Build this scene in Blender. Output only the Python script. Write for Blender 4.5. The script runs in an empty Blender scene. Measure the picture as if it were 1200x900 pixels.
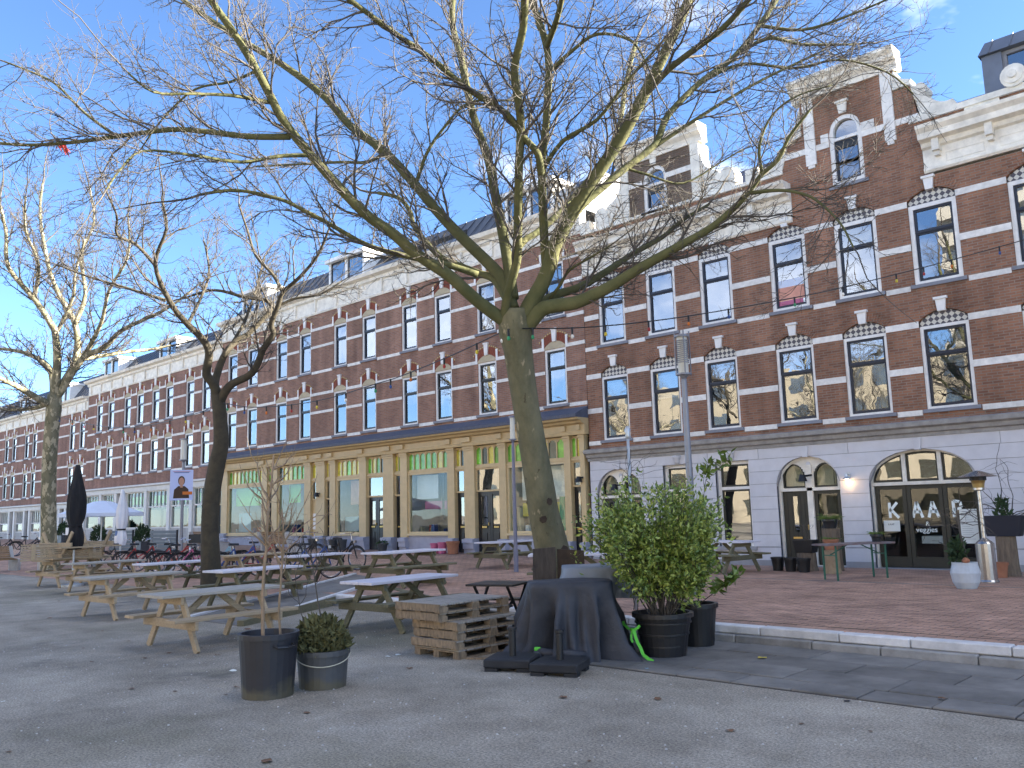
import bpy, bmesh, math, random
import numpy as np
from mathutils import Vector, Matrix

random.seed(7)
RNG = np.random.default_rng(11)
SC = bpy.context.scene
COL = SC.collection
R = math.radians

# ------------------------------------------------------------------ camera
CAM_Z = 1.7
F_PX, PITCH, ROLL, YAW = 1008.3, R(8.483), R(-1.542), R(-43.341)
FW = np.array([math.sin(YAW)*math.cos(PITCH), math.cos(YAW)*math.cos(PITCH), math.sin(PITCH)])
_r0 = np.array([math.cos(YAW), -math.sin(YAW), 0.0]); _u0 = np.cross(_r0, FW)
RT = _r0*math.cos(ROLL)+_u0*math.sin(ROLL); UP = -_r0*math.sin(ROLL)+_u0*math.cos(ROLL)
cam_d = bpy.data.cameras.new('camera'); cam = bpy.data.objects.new('camera', cam_d); COL.objects.link(cam)
cam_d.sensor_fit = 'HORIZONTAL'; cam_d.sensor_width = 36.0; cam_d.lens = F_PX/1200*36
cam_d.clip_end = 2000; cam_d.clip_start = 0.05
cam.matrix_world = Matrix(((RT[0], UP[0], -FW[0], 0), (RT[1], UP[1], -FW[1], 0), (RT[2], UP[2], -FW[2], CAM_Z), (0, 0, 0, 1)))
SC.camera = cam

# ------------------------------------------------------------------ sky, sun, exposure
SUN_AZ, SUN_EL = R(42), R(21)          # azimuth from +X (right) towards +Y (behind the terrace)
sun_to = Vector((math.cos(SUN_EL)*math.cos(SUN_AZ), math.cos(SUN_EL)*math.sin(SUN_AZ), math.sin(SUN_EL)))
W = bpy.data.worlds.new('World'); SC.world = W; W.use_nodes = True
wn = W.node_tree; wn.nodes.clear()
wo = wn.nodes.new('ShaderNodeOutputWorld'); bg = wn.nodes.new('ShaderNodeBackground'); sky = wn.nodes.new('ShaderNodeTexSky')
sky.sky_type = 'NISHITA'; sky.sun_disc = False; sky.sun_elevation = SUN_EL
sky.sun_rotation = math.pi/2 - SUN_AZ
sky.air_density = 0.68; sky.dust_density = 0.08; sky.ozone_density = 4.5
bg.inputs['Strength'].default_value = 0.066
# noise cloud brightened for neutral fill, offset so the view stays mostly clear
tc = wn.nodes.new('ShaderNodeTexCoord'); mp = wn.nodes.new('ShaderNodeMapping'); mp.inputs['Scale'].default_value = (1.2, 1.2, 2.6); mp.inputs['Location'].default_value = (13.1, 2.6, 4.5)
nz = wn.nodes.new('ShaderNodeTexNoise'); nz.inputs['Scale'].default_value = 1.15; nz.inputs['Detail'].default_value = 7; nz.inputs['Roughness'].default_value = 0.58
cr = wn.nodes.new('ShaderNodeValToRGB'); cr.color_ramp.elements[0].position = 0.505; cr.color_ramp.elements[1].position = 0.78
cr.color_ramp.elements[0].color = (0, 0, 0, 1); cr.color_ramp.elements[1].color = (0.85, 0.85, 0.85, 1)
mx = wn.nodes.new('ShaderNodeMix'); mx.data_type = 'RGBA'; mx.inputs['B'].default_value = (18.0, 17.4, 16.4, 1)
wn.links.new(tc.outputs['Generated'], mp.inputs['Vector']); wn.links.new(mp.outputs[0], nz.inputs['Vector']); wn.links.new(nz.outputs[0], cr.inputs[0])
wn.links.new(cr.outputs[0], mx.inputs['Factor']); wn.links.new(sky.outputs[0], mx.inputs['A']); wn.links.new(mx.outputs['Result'], bg.inputs['Color'])
wn.links.new(bg.outputs[0], wo.inputs['Surface'])
sd = bpy.data.lights.new('sun', 'SUN'); sun = bpy.data.objects.new('sun', sd); COL.objects.link(sun)
sd.energy = 5.0; sd.angle = R(0.5); sd.color = (1.0, 0.93, 0.8)
sun.rotation_euler = (-sun_to).to_track_quat('-Z', 'Y').to_euler(); sun.location = (20, 20, 40)
SC.view_settings.view_transform = 'Standard'; SC.view_settings.look = 'None'
SC.view_settings.exposure = 2.78; SC.view_settings.gamma = 1.0
SC.render.engine = 'CYCLES'; SC.cycles.use_denoising = True; SC.cycles.max_bounces = 6; SC.cycles.transparent_max_bounces = 10

# ------------------------------------------------------------------ helpers
def ray(px, py): return FW+RT*(px-600)/F_PX+UP*(450-py)/F_PX
def at(px, py, depth):
    v = ray(px, py)*depth; return (v[0], v[1], v[2]+CAM_Z)
def facX(px, py=560, Y=21.5):
    v = ray(px, py); return v[0]*Y/v[1]

MATS = {}
def mat(name, col, rough=0.7, var=0.0, scale=3.0, col2=None, bump=0.0, bscale=40.0, spec=0.4, metal=0.0, stretch=None, streak=0.0):
    m = bpy.data.materials.new(name); m.use_nodes = True; n = m.node_tree; b = n.nodes['Principled BSDF']
    b.inputs['Roughness'].default_value = rough; b.inputs['Specular IOR Level'].default_value = spec; b.inputs['Metallic'].default_value = metal
    c = tuple(col)+(1,)
    b.inputs['Base Color'].default_value = c
    if var or col2:
        t = n.nodes.new('ShaderNodeTexCoord'); p = n.nodes.new('ShaderNodeMapping')
        p.inputs['Scale'].default_value = stretch or (1, 1, 1)
        n.links.new(t.outputs['Object'], p.inputs[0])
        x = n.nodes.new('ShaderNodeTexNoise'); x.inputs['Scale'].default_value = scale; x.inputs['Detail'].default_value = 6; x.inputs['Roughness'].default_value = 0.65
        n.links.new(p.outputs[0], x.inputs['Vector'])
        rmp = n.nodes.new('ShaderNodeValToRGB'); rmp.color_ramp.elements[0].position = 0.32; rmp.color_ramp.elements[1].position = 0.68
        c2 = tuple(col2)+(1,) if col2 else tuple(max(0, v*(1-var)) for v in col)+(1,)
        c1 = c if col2 else tuple(min(1, v*(1+var)) for v in col)+(1,)
        rmp.color_ramp.elements[0].color = c2; rmp.color_ramp.elements[1].color = c1
        n.links.new(x.outputs[0], rmp.inputs[0])
        oi = n.nodes.new('ShaderNodeObjectInfo'); hs = n.nodes.new('ShaderNodeHueSaturation'); mr = n.nodes.new('ShaderNodeMapRange')
        mr.inputs['To Min'].default_value = 1-var*0.5; mr.inputs['To Max'].default_value = 1+var*0.5
        n.links.new(oi.outputs['Random'], mr.inputs['Value']); n.links.new(mr.outputs[0], hs.inputs['Value']); n.links.new(rmp.outputs[0], hs.inputs['Color'])
        n.links.new(hs.outputs[0], b.inputs['Base Color'])
    if bump:
        t = n.nodes.new('ShaderNodeTexCoord'); p = n.nodes.new('ShaderNodeMapping'); p.inputs['Scale'].default_value = stretch or (1, 1, 1)
        x = n.nodes.new('ShaderNodeTexNoise'); x.inputs['Scale'].default_value = bscale; x.inputs['Detail'].default_value = 4
        bp = n.nodes.new('ShaderNodeBump'); bp.inputs['Strength'].default_value = bump; bp.inputs['Distance'].default_value = 0.02
        n.links.new(t.outputs['Object'], p.inputs[0]); n.links.new(p.outputs[0], x.inputs['Vector']); n.links.new(x.outputs[0], bp.inputs['Height']); n.links.new(bp.outputs[0], b.inputs['Normal'])
    MATS[name] = m; return m

def brick_mat(name, c1, c2, mortar, bw, bh, ground=False, msize=0.012, stain=None, bump=0.5):
    m = bpy.data.materials.new(name); m.use_nodes = True; n = m.node_tree; b = n.nodes['Principled BSDF']
    b.inputs['Roughness'].default_value = 0.85; b.inputs['Specular IOR Level'].default_value = 0.25
    g = n.nodes.new('ShaderNodeNewGeometry'); s = n.nodes.new('ShaderNodeSeparateXYZ'); cb = n.nodes.new('ShaderNodeCombineXYZ')
    n.links.new(g.outputs['Position'], s.inputs[0])
    if ground:
        n.links.new(s.outputs[0], cb.inputs[0]); n.links.new(s.outputs[1], cb.inputs[1])
    else:
        ad = n.nodes.new('ShaderNodeMath'); ad.operation = 'ADD'
        n.links.new(s.outputs[0], ad.inputs[0]); n.links.new(s.outputs[1], ad.inputs[1])
        n.links.new(ad.outputs[0], cb.inputs[0]); n.links.new(s.outputs[2], cb.inputs[1])
    t = n.nodes.new('ShaderNodeTexBrick'); t.inputs['Scale'].default_value = 1.0
    t.inputs['Brick Width'].default_value = bw; t.inputs['Row Height'].default_value = bh
    t.inputs['Mortar Size'].default_value = msize; t.inputs['Mortar Smooth'].default_value = 0.3; t.inputs['Bias'].default_value = -0.1
    t.inputs['Color1'].default_value = c1+(1,); t.inputs['Color2'].default_value = c2+(1,); t.inputs['Mortar'].default_value = mortar+(1,)
    n.links.new(cb.outputs[0], t.inputs['Vector'])
    x = n.nodes.new('ShaderNodeTexNoise'); x.inputs['Scale'].default_value = 0.7; x.inputs['Detail'].default_value = 7; x.inputs['Roughness'].default_value = 0.7
    n.links.new(g.outputs['Position'], x.inputs['Vector'])
    mr = n.nodes.new('ShaderNodeMapRange'); mr.inputs['From Min'].default_value = 0.36; mr.inputs['From Max'].default_value = 0.64; mr.inputs['To Min'].default_value = 0.66; mr.inputs['To Max'].default_value = 1.26
    # rain streaks and soot, stretched down the wall
    sm = n.nodes.new('ShaderNodeMapping'); sm.inputs['Scale'].default_value = (2.2, 2.2, .22); n.links.new(g.outputs['Position'], sm.inputs[0])
    x2 = n.nodes.new('ShaderNodeTexNoise'); x2.inputs['Scale'].default_value = 1.0; x2.inputs['Detail'].default_value = 6; n.links.new(sm.outputs[0], x2.inputs['Vector'])
    av = n.nodes.new('ShaderNodeMath'); av.operation = 'MULTIPLY_ADD'; av.inputs[1].default_value = .5; n.links.new(x2.outputs[0], av.inputs[0])
    hf = n.nodes.new('ShaderNodeMath'); hf.operation = 'MULTIPLY'; hf.inputs[1].default_value = .5; n.links.new(x.outputs[0], hf.inputs[0]); n.links.new(hf.outputs[0], av.inputs[2])
    n.links.new(av.outputs[0], mr.inputs['Value'])
    hs = n.nodes.new('ShaderNodeHueSaturation'); n.links.new(t.outputs['Color'], hs.inputs['Color']); n.links.new(mr.outputs[0], hs.inputs['Value'])
    n.links.new(hs.outputs[0], b.inputs['Base Color'])
    bp = n.nodes.new('ShaderNodeBump'); bp.inputs['Strength'].default_value = bump; bp.inputs['Distance'].default_value = 0.01; bp.invert = True
    n.links.new(t.outputs['Fac'], bp.inputs['Height']); n.links.new(bp.outputs[0], b.inputs['Normal'])
    MATS[name] = m; return m

def glass_mat(name, tint, refl, clear=0.0, wob=0.25, wscale=1.6, rough=0.0):
    """window pane: dark room behind (or clear share) + mirror reflection, slightly wavy old glass"""
    m = bpy.data.materials.new(name); m.use_nodes = True; n = m.node_tree; n.nodes.clear()
    o = n.nodes.new('ShaderNodeOutputMaterial'); d = n.nodes.new('ShaderNodeBsdfDiffuse'); d.inputs[0].default_value = tint+(1,)
    gl = n.nodes.new('ShaderNodeBsdfGlossy'); gl.inputs['Roughness'].default_value = rough; gl.inputs['Color'].default_value = (0.93, 0.95, 0.97, 1)
    t = n.nodes.new('ShaderNodeNewGeometry'); x = n.nodes.new('ShaderNodeTexNoise'); x.inputs['Scale'].default_value = wscale; x.inputs['Detail'].default_value = 1.5
    bp = n.nodes.new('ShaderNodeBump'); bp.inputs['Strength'].default_value = wob; bp.inputs['Distance'].default_value = 0.03
    n.links.new(t.outputs['Position'], x.inputs['Vector']); n.links.new(x.outputs[0], bp.inputs['Height']); n.links.new(bp.outputs[0], gl.inputs['Normal'])
    base = d
    if clear:
        tr = n.nodes.new('ShaderNodeBsdfTransparent'); tr.inputs[0].default_value = (0.9, 0.94, 0.93, 1)
        k = n.nodes.new('ShaderNodeMixShader'); k.inputs[0].default_value = clear
        n.links.new(d.outputs[0], k.inputs[1]); n.links.new(tr.outputs[0], k.inputs[2]); base = k
    lw = n.nodes.new('ShaderNodeLayerWeight'); pw_ = n.nodes.new('ShaderNodeMath'); pw_.operation = 'POWER'; pw_.inputs[1].default_value = 4.5; n.links.new(lw.outputs['Facing'], pw_.inputs[0])
    mr = n.nodes.new('ShaderNodeMapRange'); mr.inputs['To Min'].default_value = refl; mr.inputs['To Max'].default_value = 1.0
    n.links.new(pw_.outputs[0], mr.inputs['Value'])
    fb = n.nodes.new('ShaderNodeMath'); fb.operation = 'SUBTRACT'; fb.inputs[0].default_value = 1.0; n.links.new(t.outputs['Backfacing'], fb.inputs[1])
    fm = n.nodes.new('ShaderNodeMath'); fm.operation = 'MULTIPLY'; n.links.new(fb.outputs[0], fm.inputs[0]); n.links.new(mr.outputs[0], fm.inputs[1])
    k2 = n.nodes.new('ShaderNodeMixShader'); n.links.new(fm.outputs[0], k2.inputs[0]); n.links.new(base.outputs[0], k2.inputs[1]); n.links.new(gl.outputs[0], k2.inputs[2])
    n.links.new(k2.outputs[0], o.inputs['Surface']); MATS[name] = m; return m

class MB:
    """collects shapes; build() links them as one mesh object"""
    def __init__(s): s.v = []; s.f = []
    def quad(s, a, b, c, d):
        i = len(s.v); s.v += [a, b, c, d]; s.f.append((i, i+1, i+2, i+3)); return s
    def box(s, x0, x1, y0, y1, z0, z1):
        i = len(s.v)
        s.v += [(x0, y0, z0), (x1, y0, z0), (x1, y1, z0), (x0, y1, z0), (x0, y0, z1), (x1, y0, z1), (x1, y1, z1), (x0, y1, z1)]
        s.f += [(i, i+3, i+2, i+1), (i+4, i+5, i+6, i+7), (i, i+1, i+5, i+4), (i+1, i+2, i+6, i+5), (i+2, i+3, i+7, i+6), (i+3, i, i+4, i+7)]; return s
    def hexa(s, p):
        i = len(s.v); s.v += [tuple(q) for q in p]
        s.f += [(i, i+3, i+2, i+1), (i+4, i+5, i+6, i+7), (i, i+1, i+5, i+4), (i+1, i+2, i+6, i+5), (i+2, i+3, i+7, i+6), (i+3, i, i+4, i+7)]; return s
    def beam(s, a, b, w, h, up=(0, 0, 1)):
        """rectangular bar from a to b, w across, h along up"""
        a = Vector(a); b = Vector(b); d = (b-a).normalized(); u = Vector(up); x = d.cross(u)
        if x.length < 1e-4: x = d.cross(Vector((1, 0, 0)))
        x.normalize(); u = x.cross(d).normalized(); x *= w/2; u *= h/2
        return s.hexa([a-x-u, a+x-u, b+x-u, b-x-u, a-x+u, a+x+u, b+x+u, b-x+u])
    def prism(s, poly, y0, y1):
        """poly in (x,z), extruded along y"""
        n = len(poly); i = len(s.v)
        s.v += [(x, y0, z) for x, z in poly]+[(x, y1, z) for x, z in poly]
        s.f.append(tuple(range(i, i+n))); s.f.append(tuple(range(i+2*n-1, i+n-1, -1)))
        for k in range(n):
            j = (k+1) % n; s.f.append((i+k, i+n+k, i+n+j, i+j))
        return s
    def tube(s, pts, rad, n=8, cap=True):
        P = np.array(pts, float); m = len(P); rad = [rad]*m if np.isscalar(rad) else rad
        T = np.gradient(P, axis=0); T /= np.linalg.norm(T, axis=1)[:, None]+1e-12
        a = np.array([0, 0, 1.0]) if abs(T[0][2]) < 0.9 else np.array([1.0, 0, 0])
        x = np.cross(T[0], a); x /= np.linalg.norm(x); i = len(s.v)
        ang = np.arange(n)*2*math.pi/n; ca, sa = np.cos(ang), np.sin(ang)
        for k in range(m):
            x = x-T[k]*(x@T[k]); x /= np.linalg.norm(x)+1e-12; y = np.cross(T[k], x)
            s.v += [tuple(q) for q in P[k]+rad[k]*(ca[:, None]*x+sa[:, None]*y)]
        for k in range(m-1):
            for q in range(n):
                j = (q+1) % n; s.f.append((i+k*n+q, i+k*n+j, i+(k+1)*n+j, i+(k+1)*n+q))
        if cap:
            s.f.append(tuple(range(i+n-1, i-1, -1))); s.f.append(tuple(range(i+(m-1)*n, i+m*n)))
        return s
    def lathe(s, prof, n=20, c=(0, 0), closed=True):
        i = len(s.v); m = len(prof)
        for r, z in prof:
            for q in range(n):
                t = 2*math.pi*q/n; s.v.append((c[0]+r*math.cos(t), c[1]+r*math.sin(t), z))
        for k in range(m-1):
            for q in range(n):
                j = (q+1) % n; s.f.append((i+k*n+q, i+k*n+j, i+(k+1)*n+j, i+(k+1)*n+q))
        if closed:
            s.f.append(tuple(range(i+n-1, i-1, -1))); s.f.append(tuple(range(i+(m-1)*n, i+m*n)))
        return s
    def cyl(s, c, r, z0, z1, n=16): return s.lathe([(r, z0), (r, z1)], n, c)
    def mesh(s, off=(0, 0, 0), smooth=False, name='mesh'):
        me = bpy.data.meshes.new(name)
        v = s.v if off == (0, 0, 0) else [(a-off[0], b-off[1], c-off[2]) for a, b, c in s.v]
        me.from_pydata(v, [], s.f); me.update()
        if smooth: me.polygons.foreach_set('use_smooth', [True]*len(me.polygons))
        return me
    def build(s, name, m, parent=None, off=(0, 0, 0), smooth=False, bevel=0):
        me = s.mesh(off, smooth, name)
        if bevel:
            b = bmesh.new(); b.from_mesh(me); bmesh.ops.recalc_face_normals(b, faces=b.faces)
            bmesh.ops.bevel(b, geom=b.edges[:], offset=bevel, segments=1, affect='EDGES'); b.to_mesh(me); b.free()
        return link(name, me, m, parent)

def link(name, me, m=None, parent=None, loc=(0, 0, 0), rot=(0, 0, 0), scale=None):
    o = bpy.data.objects.new(name, me); COL.objects.link(o)
    if m is not None and not me.materials: me.materials.append(MATS[m] if isinstance(m, str) else m)
    o.parent = parent; o.location = loc; o.rotation_euler = rot
    if scale: o.scale = scale
    return o
def thing(name, label, cat, loc=(0, 0, 0), rotz=0, group=None):
    o = bpy.data.objects.new(name, None); COL.objects.link(o); o.location = loc; o.rotation_euler = (0, 0, rotz)
    o.empty_display_size = 0.1
    return tag(o, label, cat, group)
def tag(o, label, cat, group=None):
    o['label'] = label; o['category'] = cat
    if group: o['group'] = group
    return o
def struct(o): o['kind'] = 'structure'; return o
def stuff(o): o['kind'] = 'stuff'; return o
def copy_tree(o, parent=None):
    c = o.copy(); COL.objects.link(c); c.parent = parent
    for ch in list(o.children): copy_tree(ch, c)
    return c
def place(o, loc, rotz=0, label=None, rot=None, group=None):
    o.location = loc; o.rotation_euler = rot or (0, 0, rotz)
    if label: o['label'] = label
    if group: o['group'] = group
    return o
def lerp(a, b, t): return a+(b-a)*t
def smooth01(t): t = max(0, min(1, t)); return t*t*(3-2*t)
def interp(x, xs, ys): return float(np.interp(x, xs, ys))

# ground heights: plaza at 0, street a step up, rising a little towards the far end of the terrace
FY = 21.5                                   # plane of the facades
KY = 10.08                                  # line of the kerb
def base_z(x): return interp(x, [-100, -70, -45, -30, -20, -14, 10], [.78, .75, .62, .4, .3, .13, .13])
def near_z(x): return lerp(.02, .2, smooth01((x+17.6)/2.4))
def gz(x, y):
    if y < KY: return 0.0
    return lerp(near_z(x), base_z(x), max(0, min(1, (y-KY)/(FY-KY))))

# ------------------------------------------------------------------ materials
brick_mat('brick', (.315, .146, .084), (.195, .092, .058), (.25, .195, .15), .22, .065, msize=.010)
brick_mat('brick_s', (.325, .165, .105), (.235, .114, .076), (.26, .20, .165), .22, .065, msize=.010)
brick_mat('brick_m', (.30, .145, .098), (.215, .102, .074), (.25, .19, .155), .22, .065, msize=.010)
brick_mat('brick_dark', (.17, .11, .075), (.12, .085, .06), (.16, .13, .11), .22, .065)
brick_mat('clinker', (.47, .285, .20), (.37, .225, .165), (.17, .135, .11), .21, .105, ground=True, msize=.008, bump=.35)
mat('asphalt', (.17, .165, .155), .92, .25, .35, col2=(.105, .105, .093), bump=.55, bscale=160)
mat('slab', (.165, .155, .14), .85, .30, 2.0, bump=.25, bscale=60)
mat('kerb_white', (.60, .59, .58), .7, .2, 4, bump=.15)
mat('kerb_grey', (.27, .265, .255), .8, .25, 4, bump=.2)
mat('concrete', (.40, .39, .375), .8, .18, 3, bump=.2)
mat('white', (.78, .75, .70), .55, .10, 5)
mat('stone_band', (.74, .705, .645), .75, .16, 6)
mat('cream', (.76, .71, .61), .7, .18, 3.5)
mat('plaster', (.59, .58, .595), .75, .06, 2.5)
mat('plaster_dark', (.32, .315, .32), .75, .1, 2.5)
mat('cornice_grey', (.29, .275, .255), .8, .22, 4)
mat('sill', (.22, .225, .25), .75, .12, 5)
mat('navy', (.018, .022, .035), .4)
mat('dark_sash', (.022, .023, .022), .4)
mat('olive_sash', (.035, .034, .024), .45, .1)
mat('tan', (.54, .40, .205), .55, .08, 4)
mat('tan_light', (.62, .48, .265), .55, .06, 4)
mat('shop_grey', (.62, .61, .58), .6, .08, 4)
mat('plinth', (.36, .36, .42), .7, .1, 3)
mat('plinth_dark', (.10, .105, .14), .7, .1, 3)
mat('slate', (.085, .095, .13), .6, .2, 6, stretch=(4, 1, 1))
mat('zinc', (.13, .145, .175), .45, .12, 2, metal=.3)
mat('zinc_dark', (.065, .072, .088), .45, .15, 2)
mat('door_black', (.012, .013, .015), .3, spec=.5)
mat('brass', (.5, .36, .14), .35, metal=.9)
mat('arch_red', (.22, .06, .032), .85, .2, 30)
mat('arch_tip', (.5, .38, .15), .8)
mat('tympanum', (.46, .38, .25), .8, .12, 5)
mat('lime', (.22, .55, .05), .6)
mat('glass_green', (.16, .42, .04), .15, .4, 3, spec=.6)
mat('glass_yellow', (.62, .52, .06), .15, .25, 3, spec=.6)
mat('glass_dark', (.03, .06, .05), .12, .4, 3, spec=.7)
mat('interior', (.36, .335, .30), .9, .2, 1.0)
mat('salmon', (.62, .30, .22), .8, .15, 4)
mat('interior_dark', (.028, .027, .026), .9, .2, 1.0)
mat('curtain', (.46, .40, .27), .9, .1, 8, stretch=(6, 1, .4))
mat('black_metal', (.012, .012, .013), .45)
mat('black_plastic', (.013, .013, .014), .42, .3, 3, spec=.5, bump=.05)
mat('grey_plastic', (.05, .052, .055), .5, .25, 3, col2=(.035, .037, .04))
mat('dirt_band', (.09, .085, .06), .9, .3, 6, col2=(.045, .04, .028))
mat('soil', (.03, .022, .016), .95, .3, 20, bump=.4)
mat('wood_new', (.45, .345, .215), .8, .2, 3, col2=(.31, .24, .155), stretch=(14, 1.2, 14), bump=.25, bscale=8)
mat('wood_grey', (.42, .385, .32), .85, .18, 3, col2=(.30, .275, .235), stretch=(14, 1.2, 14), bump=.3, bscale=8)
mat('wood_moss', (.20, .175, .105), .9, .3, 4, col2=(.125, .12, .07), stretch=(9, 1.5, 9), bump=.35, bscale=8)
mat('table_white', (.66, .63, .67), .55, .06, 3, col2=(.58, .55, .58), stretch=(10, 1, 10))
mat('pallet', (.33, .24, .15), .9, .3, 4, col2=(.15, .115, .078), stretch=(6, 6, 2), bump=.4, bscale=15)
mat('pallet_top', (.36, .325, .275), .9, .2, 4, col2=(.23, .21, .18), stretch=(2, 9, 2), bump=.4, bscale=15)
mat('plank_dark', (.085, .07, .055), .95, .35, 3, col2=(.04, .033, .028), stretch=(8, 8, .8), bump=.6, bscale=14)
mat('stump_wood', (.23, .175, .12), .95, .3, 4, col2=(.12, .09, .065), stretch=(6, 6, .8), bump=.6, bscale=10)
mat('stump_pale', (.42, .31, .19), .9, .25, 5, col2=(.28, .2, .12), bump=.4)
mat('tarp', (.046, .048, .056), .62, .25, 3, bump=.9, bscale=7, spec=.35)
mat('tarp_light', (.19, .215, .25), .5, .15, 2, bump=.2, bscale=12, spec=.4)
mat('rubber', (.02, .021, .024), .7, .2, 8, bump=.2)
mat('strap', (.12, .55, .05), .6)
mat('pole_grey', (.26, .265, .29), .45, .08, 3, metal=.4)
mat('pole_violet', (.17, .17, .22), .45, .08, 3)
mat('lamp_glass', (.6, .58, .5), .3)
mat('terracotta', (.33, .14, .075), .8, .2, 5)
mat('pink', (.48, .12, .22), .5)
mat('galv', (.5, .53, .55), .4, .1, 4, metal=.5)
mat('pot_white', (.50, .53, .55), .5, .1, 5)
mat('steel', (.45, .43, .41), .25, .15, 5, metal=.9)
mat('blue_white', (.62, .68, .80), .8, .05, 2)
mat('canvas_white', (.70, .70, .72), .85, .06, 3)
mat('canvas_black', (.014, .014, .016), .85, .2, 3)
mat('green_paint', (.03, .12, .07), .5)
mat('rope', (.5, .47, .36), .9)
mat('paper', (.72, .74, .68), .7)
mat('poster_blue', (.50, .56, .80), .6)
mat('letter', (.84, .90, .85), .6)
mat('leaf_a', (.16, .235, .035), .38, .3, 4, col2=(.08, .135, .02), spec=.5)
mat('leaf_b', (.38, .43, .09), .4, .25, 4, col2=(.20, .27, .055), spec=.5)
mat('grass_green', (.13, .19, .035), .6, .3, 6)
mat('conifer', (.035, .065, .025), .8, .3, 8)
mat('heather', (.11, .105, .04), .9, .3, 10)
mat('dry_leaf', (.16, .085, .045), .85, .3, 20)
mat('bark_limb', (.125, .118, .05), .95, .25, 2.2, col2=(.068, .073, .028), bump=.5, bscale=16)
mat('bark_dark', (.085, .07, .045), .95, .3, 5, col2=(.05, .043, .03), bump=.6, bscale=24)
mat('bark_patch', (.33, .26, .15), .95, .3, 9)
mat('bark_scar', (.05, .034, .022), .95, .3, 9)
mat('twig', (.088, .077, .064), .9, .2, 3)
mat('twig_young', (.36, .25, .16), .7, .25, 6, col2=(.22, .165, .10))
mat('red', (.36, .035, .03), .55)
mat('orange', (.6, .16, .02), .5)
mat('yellow', (.65, .5, .05), .5)
mat('blue', (.03, .075, .24), .45)
mat('cyan', (.22, .38, .45), .5)
mat('green', (.04, .28, .12), .5)
mat('bulb_white', (.75, .72, .66), .4)
mat('skin', (.45, .24, .16), .7)
mat('hair', (.07, .04, .025), .8)
mat('chrome', (.5, .5, .52), .25, metal=.9)
glass_mat('glass', (.016, .018, .022), .25, clear=.7, wob=.05)
glass_mat('glass_far', (.02, .022, .025), .25, clear=.7, wob=.10)
glass_mat('glass_shop', (.012, .014, .014), .06, clear=.95, wob=.08)
def emit(name, col, st):
    m = bpy.data.materials.new(name); m.use_nodes = True; b = m.node_tree.nodes['Principled BSDF']
    b.inputs['Base Color'].default_value = col+(1,); b.inputs['Emission Color'].default_value = col+(1,); b.inputs['Emission Strength'].default_value = st
    MATS[name] = m
emit('lit_lamp', (1.0, .62, .28), 5.0)
def checker_tiles(name):
    m = bpy.data.materials.new(name); m.use_nodes = True; n = m.node_tree; b = n.nodes['Principled BSDF']; b.inputs['Roughness'].default_value = .5
    t = n.nodes.new('ShaderNodeTexCoord'); p = n.nodes.new('ShaderNodeMapping'); p.inputs['Rotation'].default_value = (0, R(45), 0); p.inputs['Location'].default_value = (.05, 0, .03)
    p.inputs['Scale'].default_value = (1, 0, 1)
    c = n.nodes.new('ShaderNodeTexChecker'); c.inputs['Scale'].default_value = 10.5; c.inputs['Color1'].default_value = (.60, .56, .47, 1); c.inputs['Color2'].default_value = (.075, .065, .075, 1)
    n.links.new(t.outputs['Object'], p.inputs[0]); n.links.new(p.outputs[0], c.inputs['Vector']); n.links.new(c.outputs[0], b.inputs['Base Color'])
    MATS[name] = m
checker_tiles('lintel_tiles')

def bark_mat(name, base, dark, pale, pale_at=.60, scale=3.2):
    """plane bark: mossy grey-green, flaking to pale cream, with dark scabs"""
    m = bpy.data.materials.new(name); m.use_nodes = True; n = m.node_tree; b = n.nodes['Principled BSDF']; b.inputs['Roughness'].default_value = .95; b.inputs['Specular IOR Level'].default_value = .2
    g = n.nodes.new('ShaderNodeNewGeometry'); mp_ = n.nodes.new('ShaderNodeMapping'); mp_.inputs['Scale'].default_value = (1, 1, .55); n.links.new(g.outputs['Position'], mp_.inputs[0])
    def noise(s, d, r, off=0):
        x = n.nodes.new('ShaderNodeTexNoise'); x.inputs['Scale'].default_value = s; x.inputs['Detail'].default_value = d; x.inputs['Roughness'].default_value = r
        q = n.nodes.new('ShaderNodeVectorMath'); q.inputs[1].default_value = (off, off*.7, off*.3); n.links.new(mp_.outputs[0], q.inputs[0]); n.links.new(q.outputs[0], x.inputs['Vector']); return x
    def ramp(x, p0, p1, c0, c1):
        r = n.nodes.new('ShaderNodeValToRGB'); e = r.color_ramp.elements; e[0].position = p0; e[1].position = p1; e[0].color = c0+(1,); e[1].color = c1+(1,); n.links.new(x.outputs[0], r.inputs[0]); return r
    def mix(f, a, col):
        k = n.nodes.new('ShaderNodeMix'); k.data_type = 'RGBA'; n.links.new(f.outputs[0], k.inputs['Factor']); n.links.new(a, k.inputs['A']); k.inputs['B'].default_value = col+(1,); return k.outputs['Result']
    c = ramp(noise(scale*.8, 8, .7), .35, .65, dark, base).outputs[0]
    c = mix(ramp(noise(scale*1.7, 5, .55, 5), pale_at, pale_at+.04, (0, 0, 0), (.85, .85, .85)), c, pale)
    c = mix(ramp(noise(scale*2.3, 4, .6, 11), .66, .70, (0, 0, 0), (.8, .8, .8)), c, (.05, .036, .024))
    n.links.new(c, b.inputs['Base Color'])
    bp = n.nodes.new('ShaderNodeBump'); bp.inputs['Strength'].default_value = .6; bp.inputs['Distance'].default_value = .025; n.links.new(noise(scale*6, 6, .7).outputs[0], bp.inputs['Height']); n.links.new(bp.outputs[0], b.inputs['Normal'])
    MATS[name] = m
bark_mat('bark', (.19, .17, .10), (.10, .095, .055), (.36, .29, .18), .64)
bark_mat('bark_pale', (.24, .215, .14), (.12, .115, .07), (.46, .40, .27), .52, 3.6)
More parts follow.
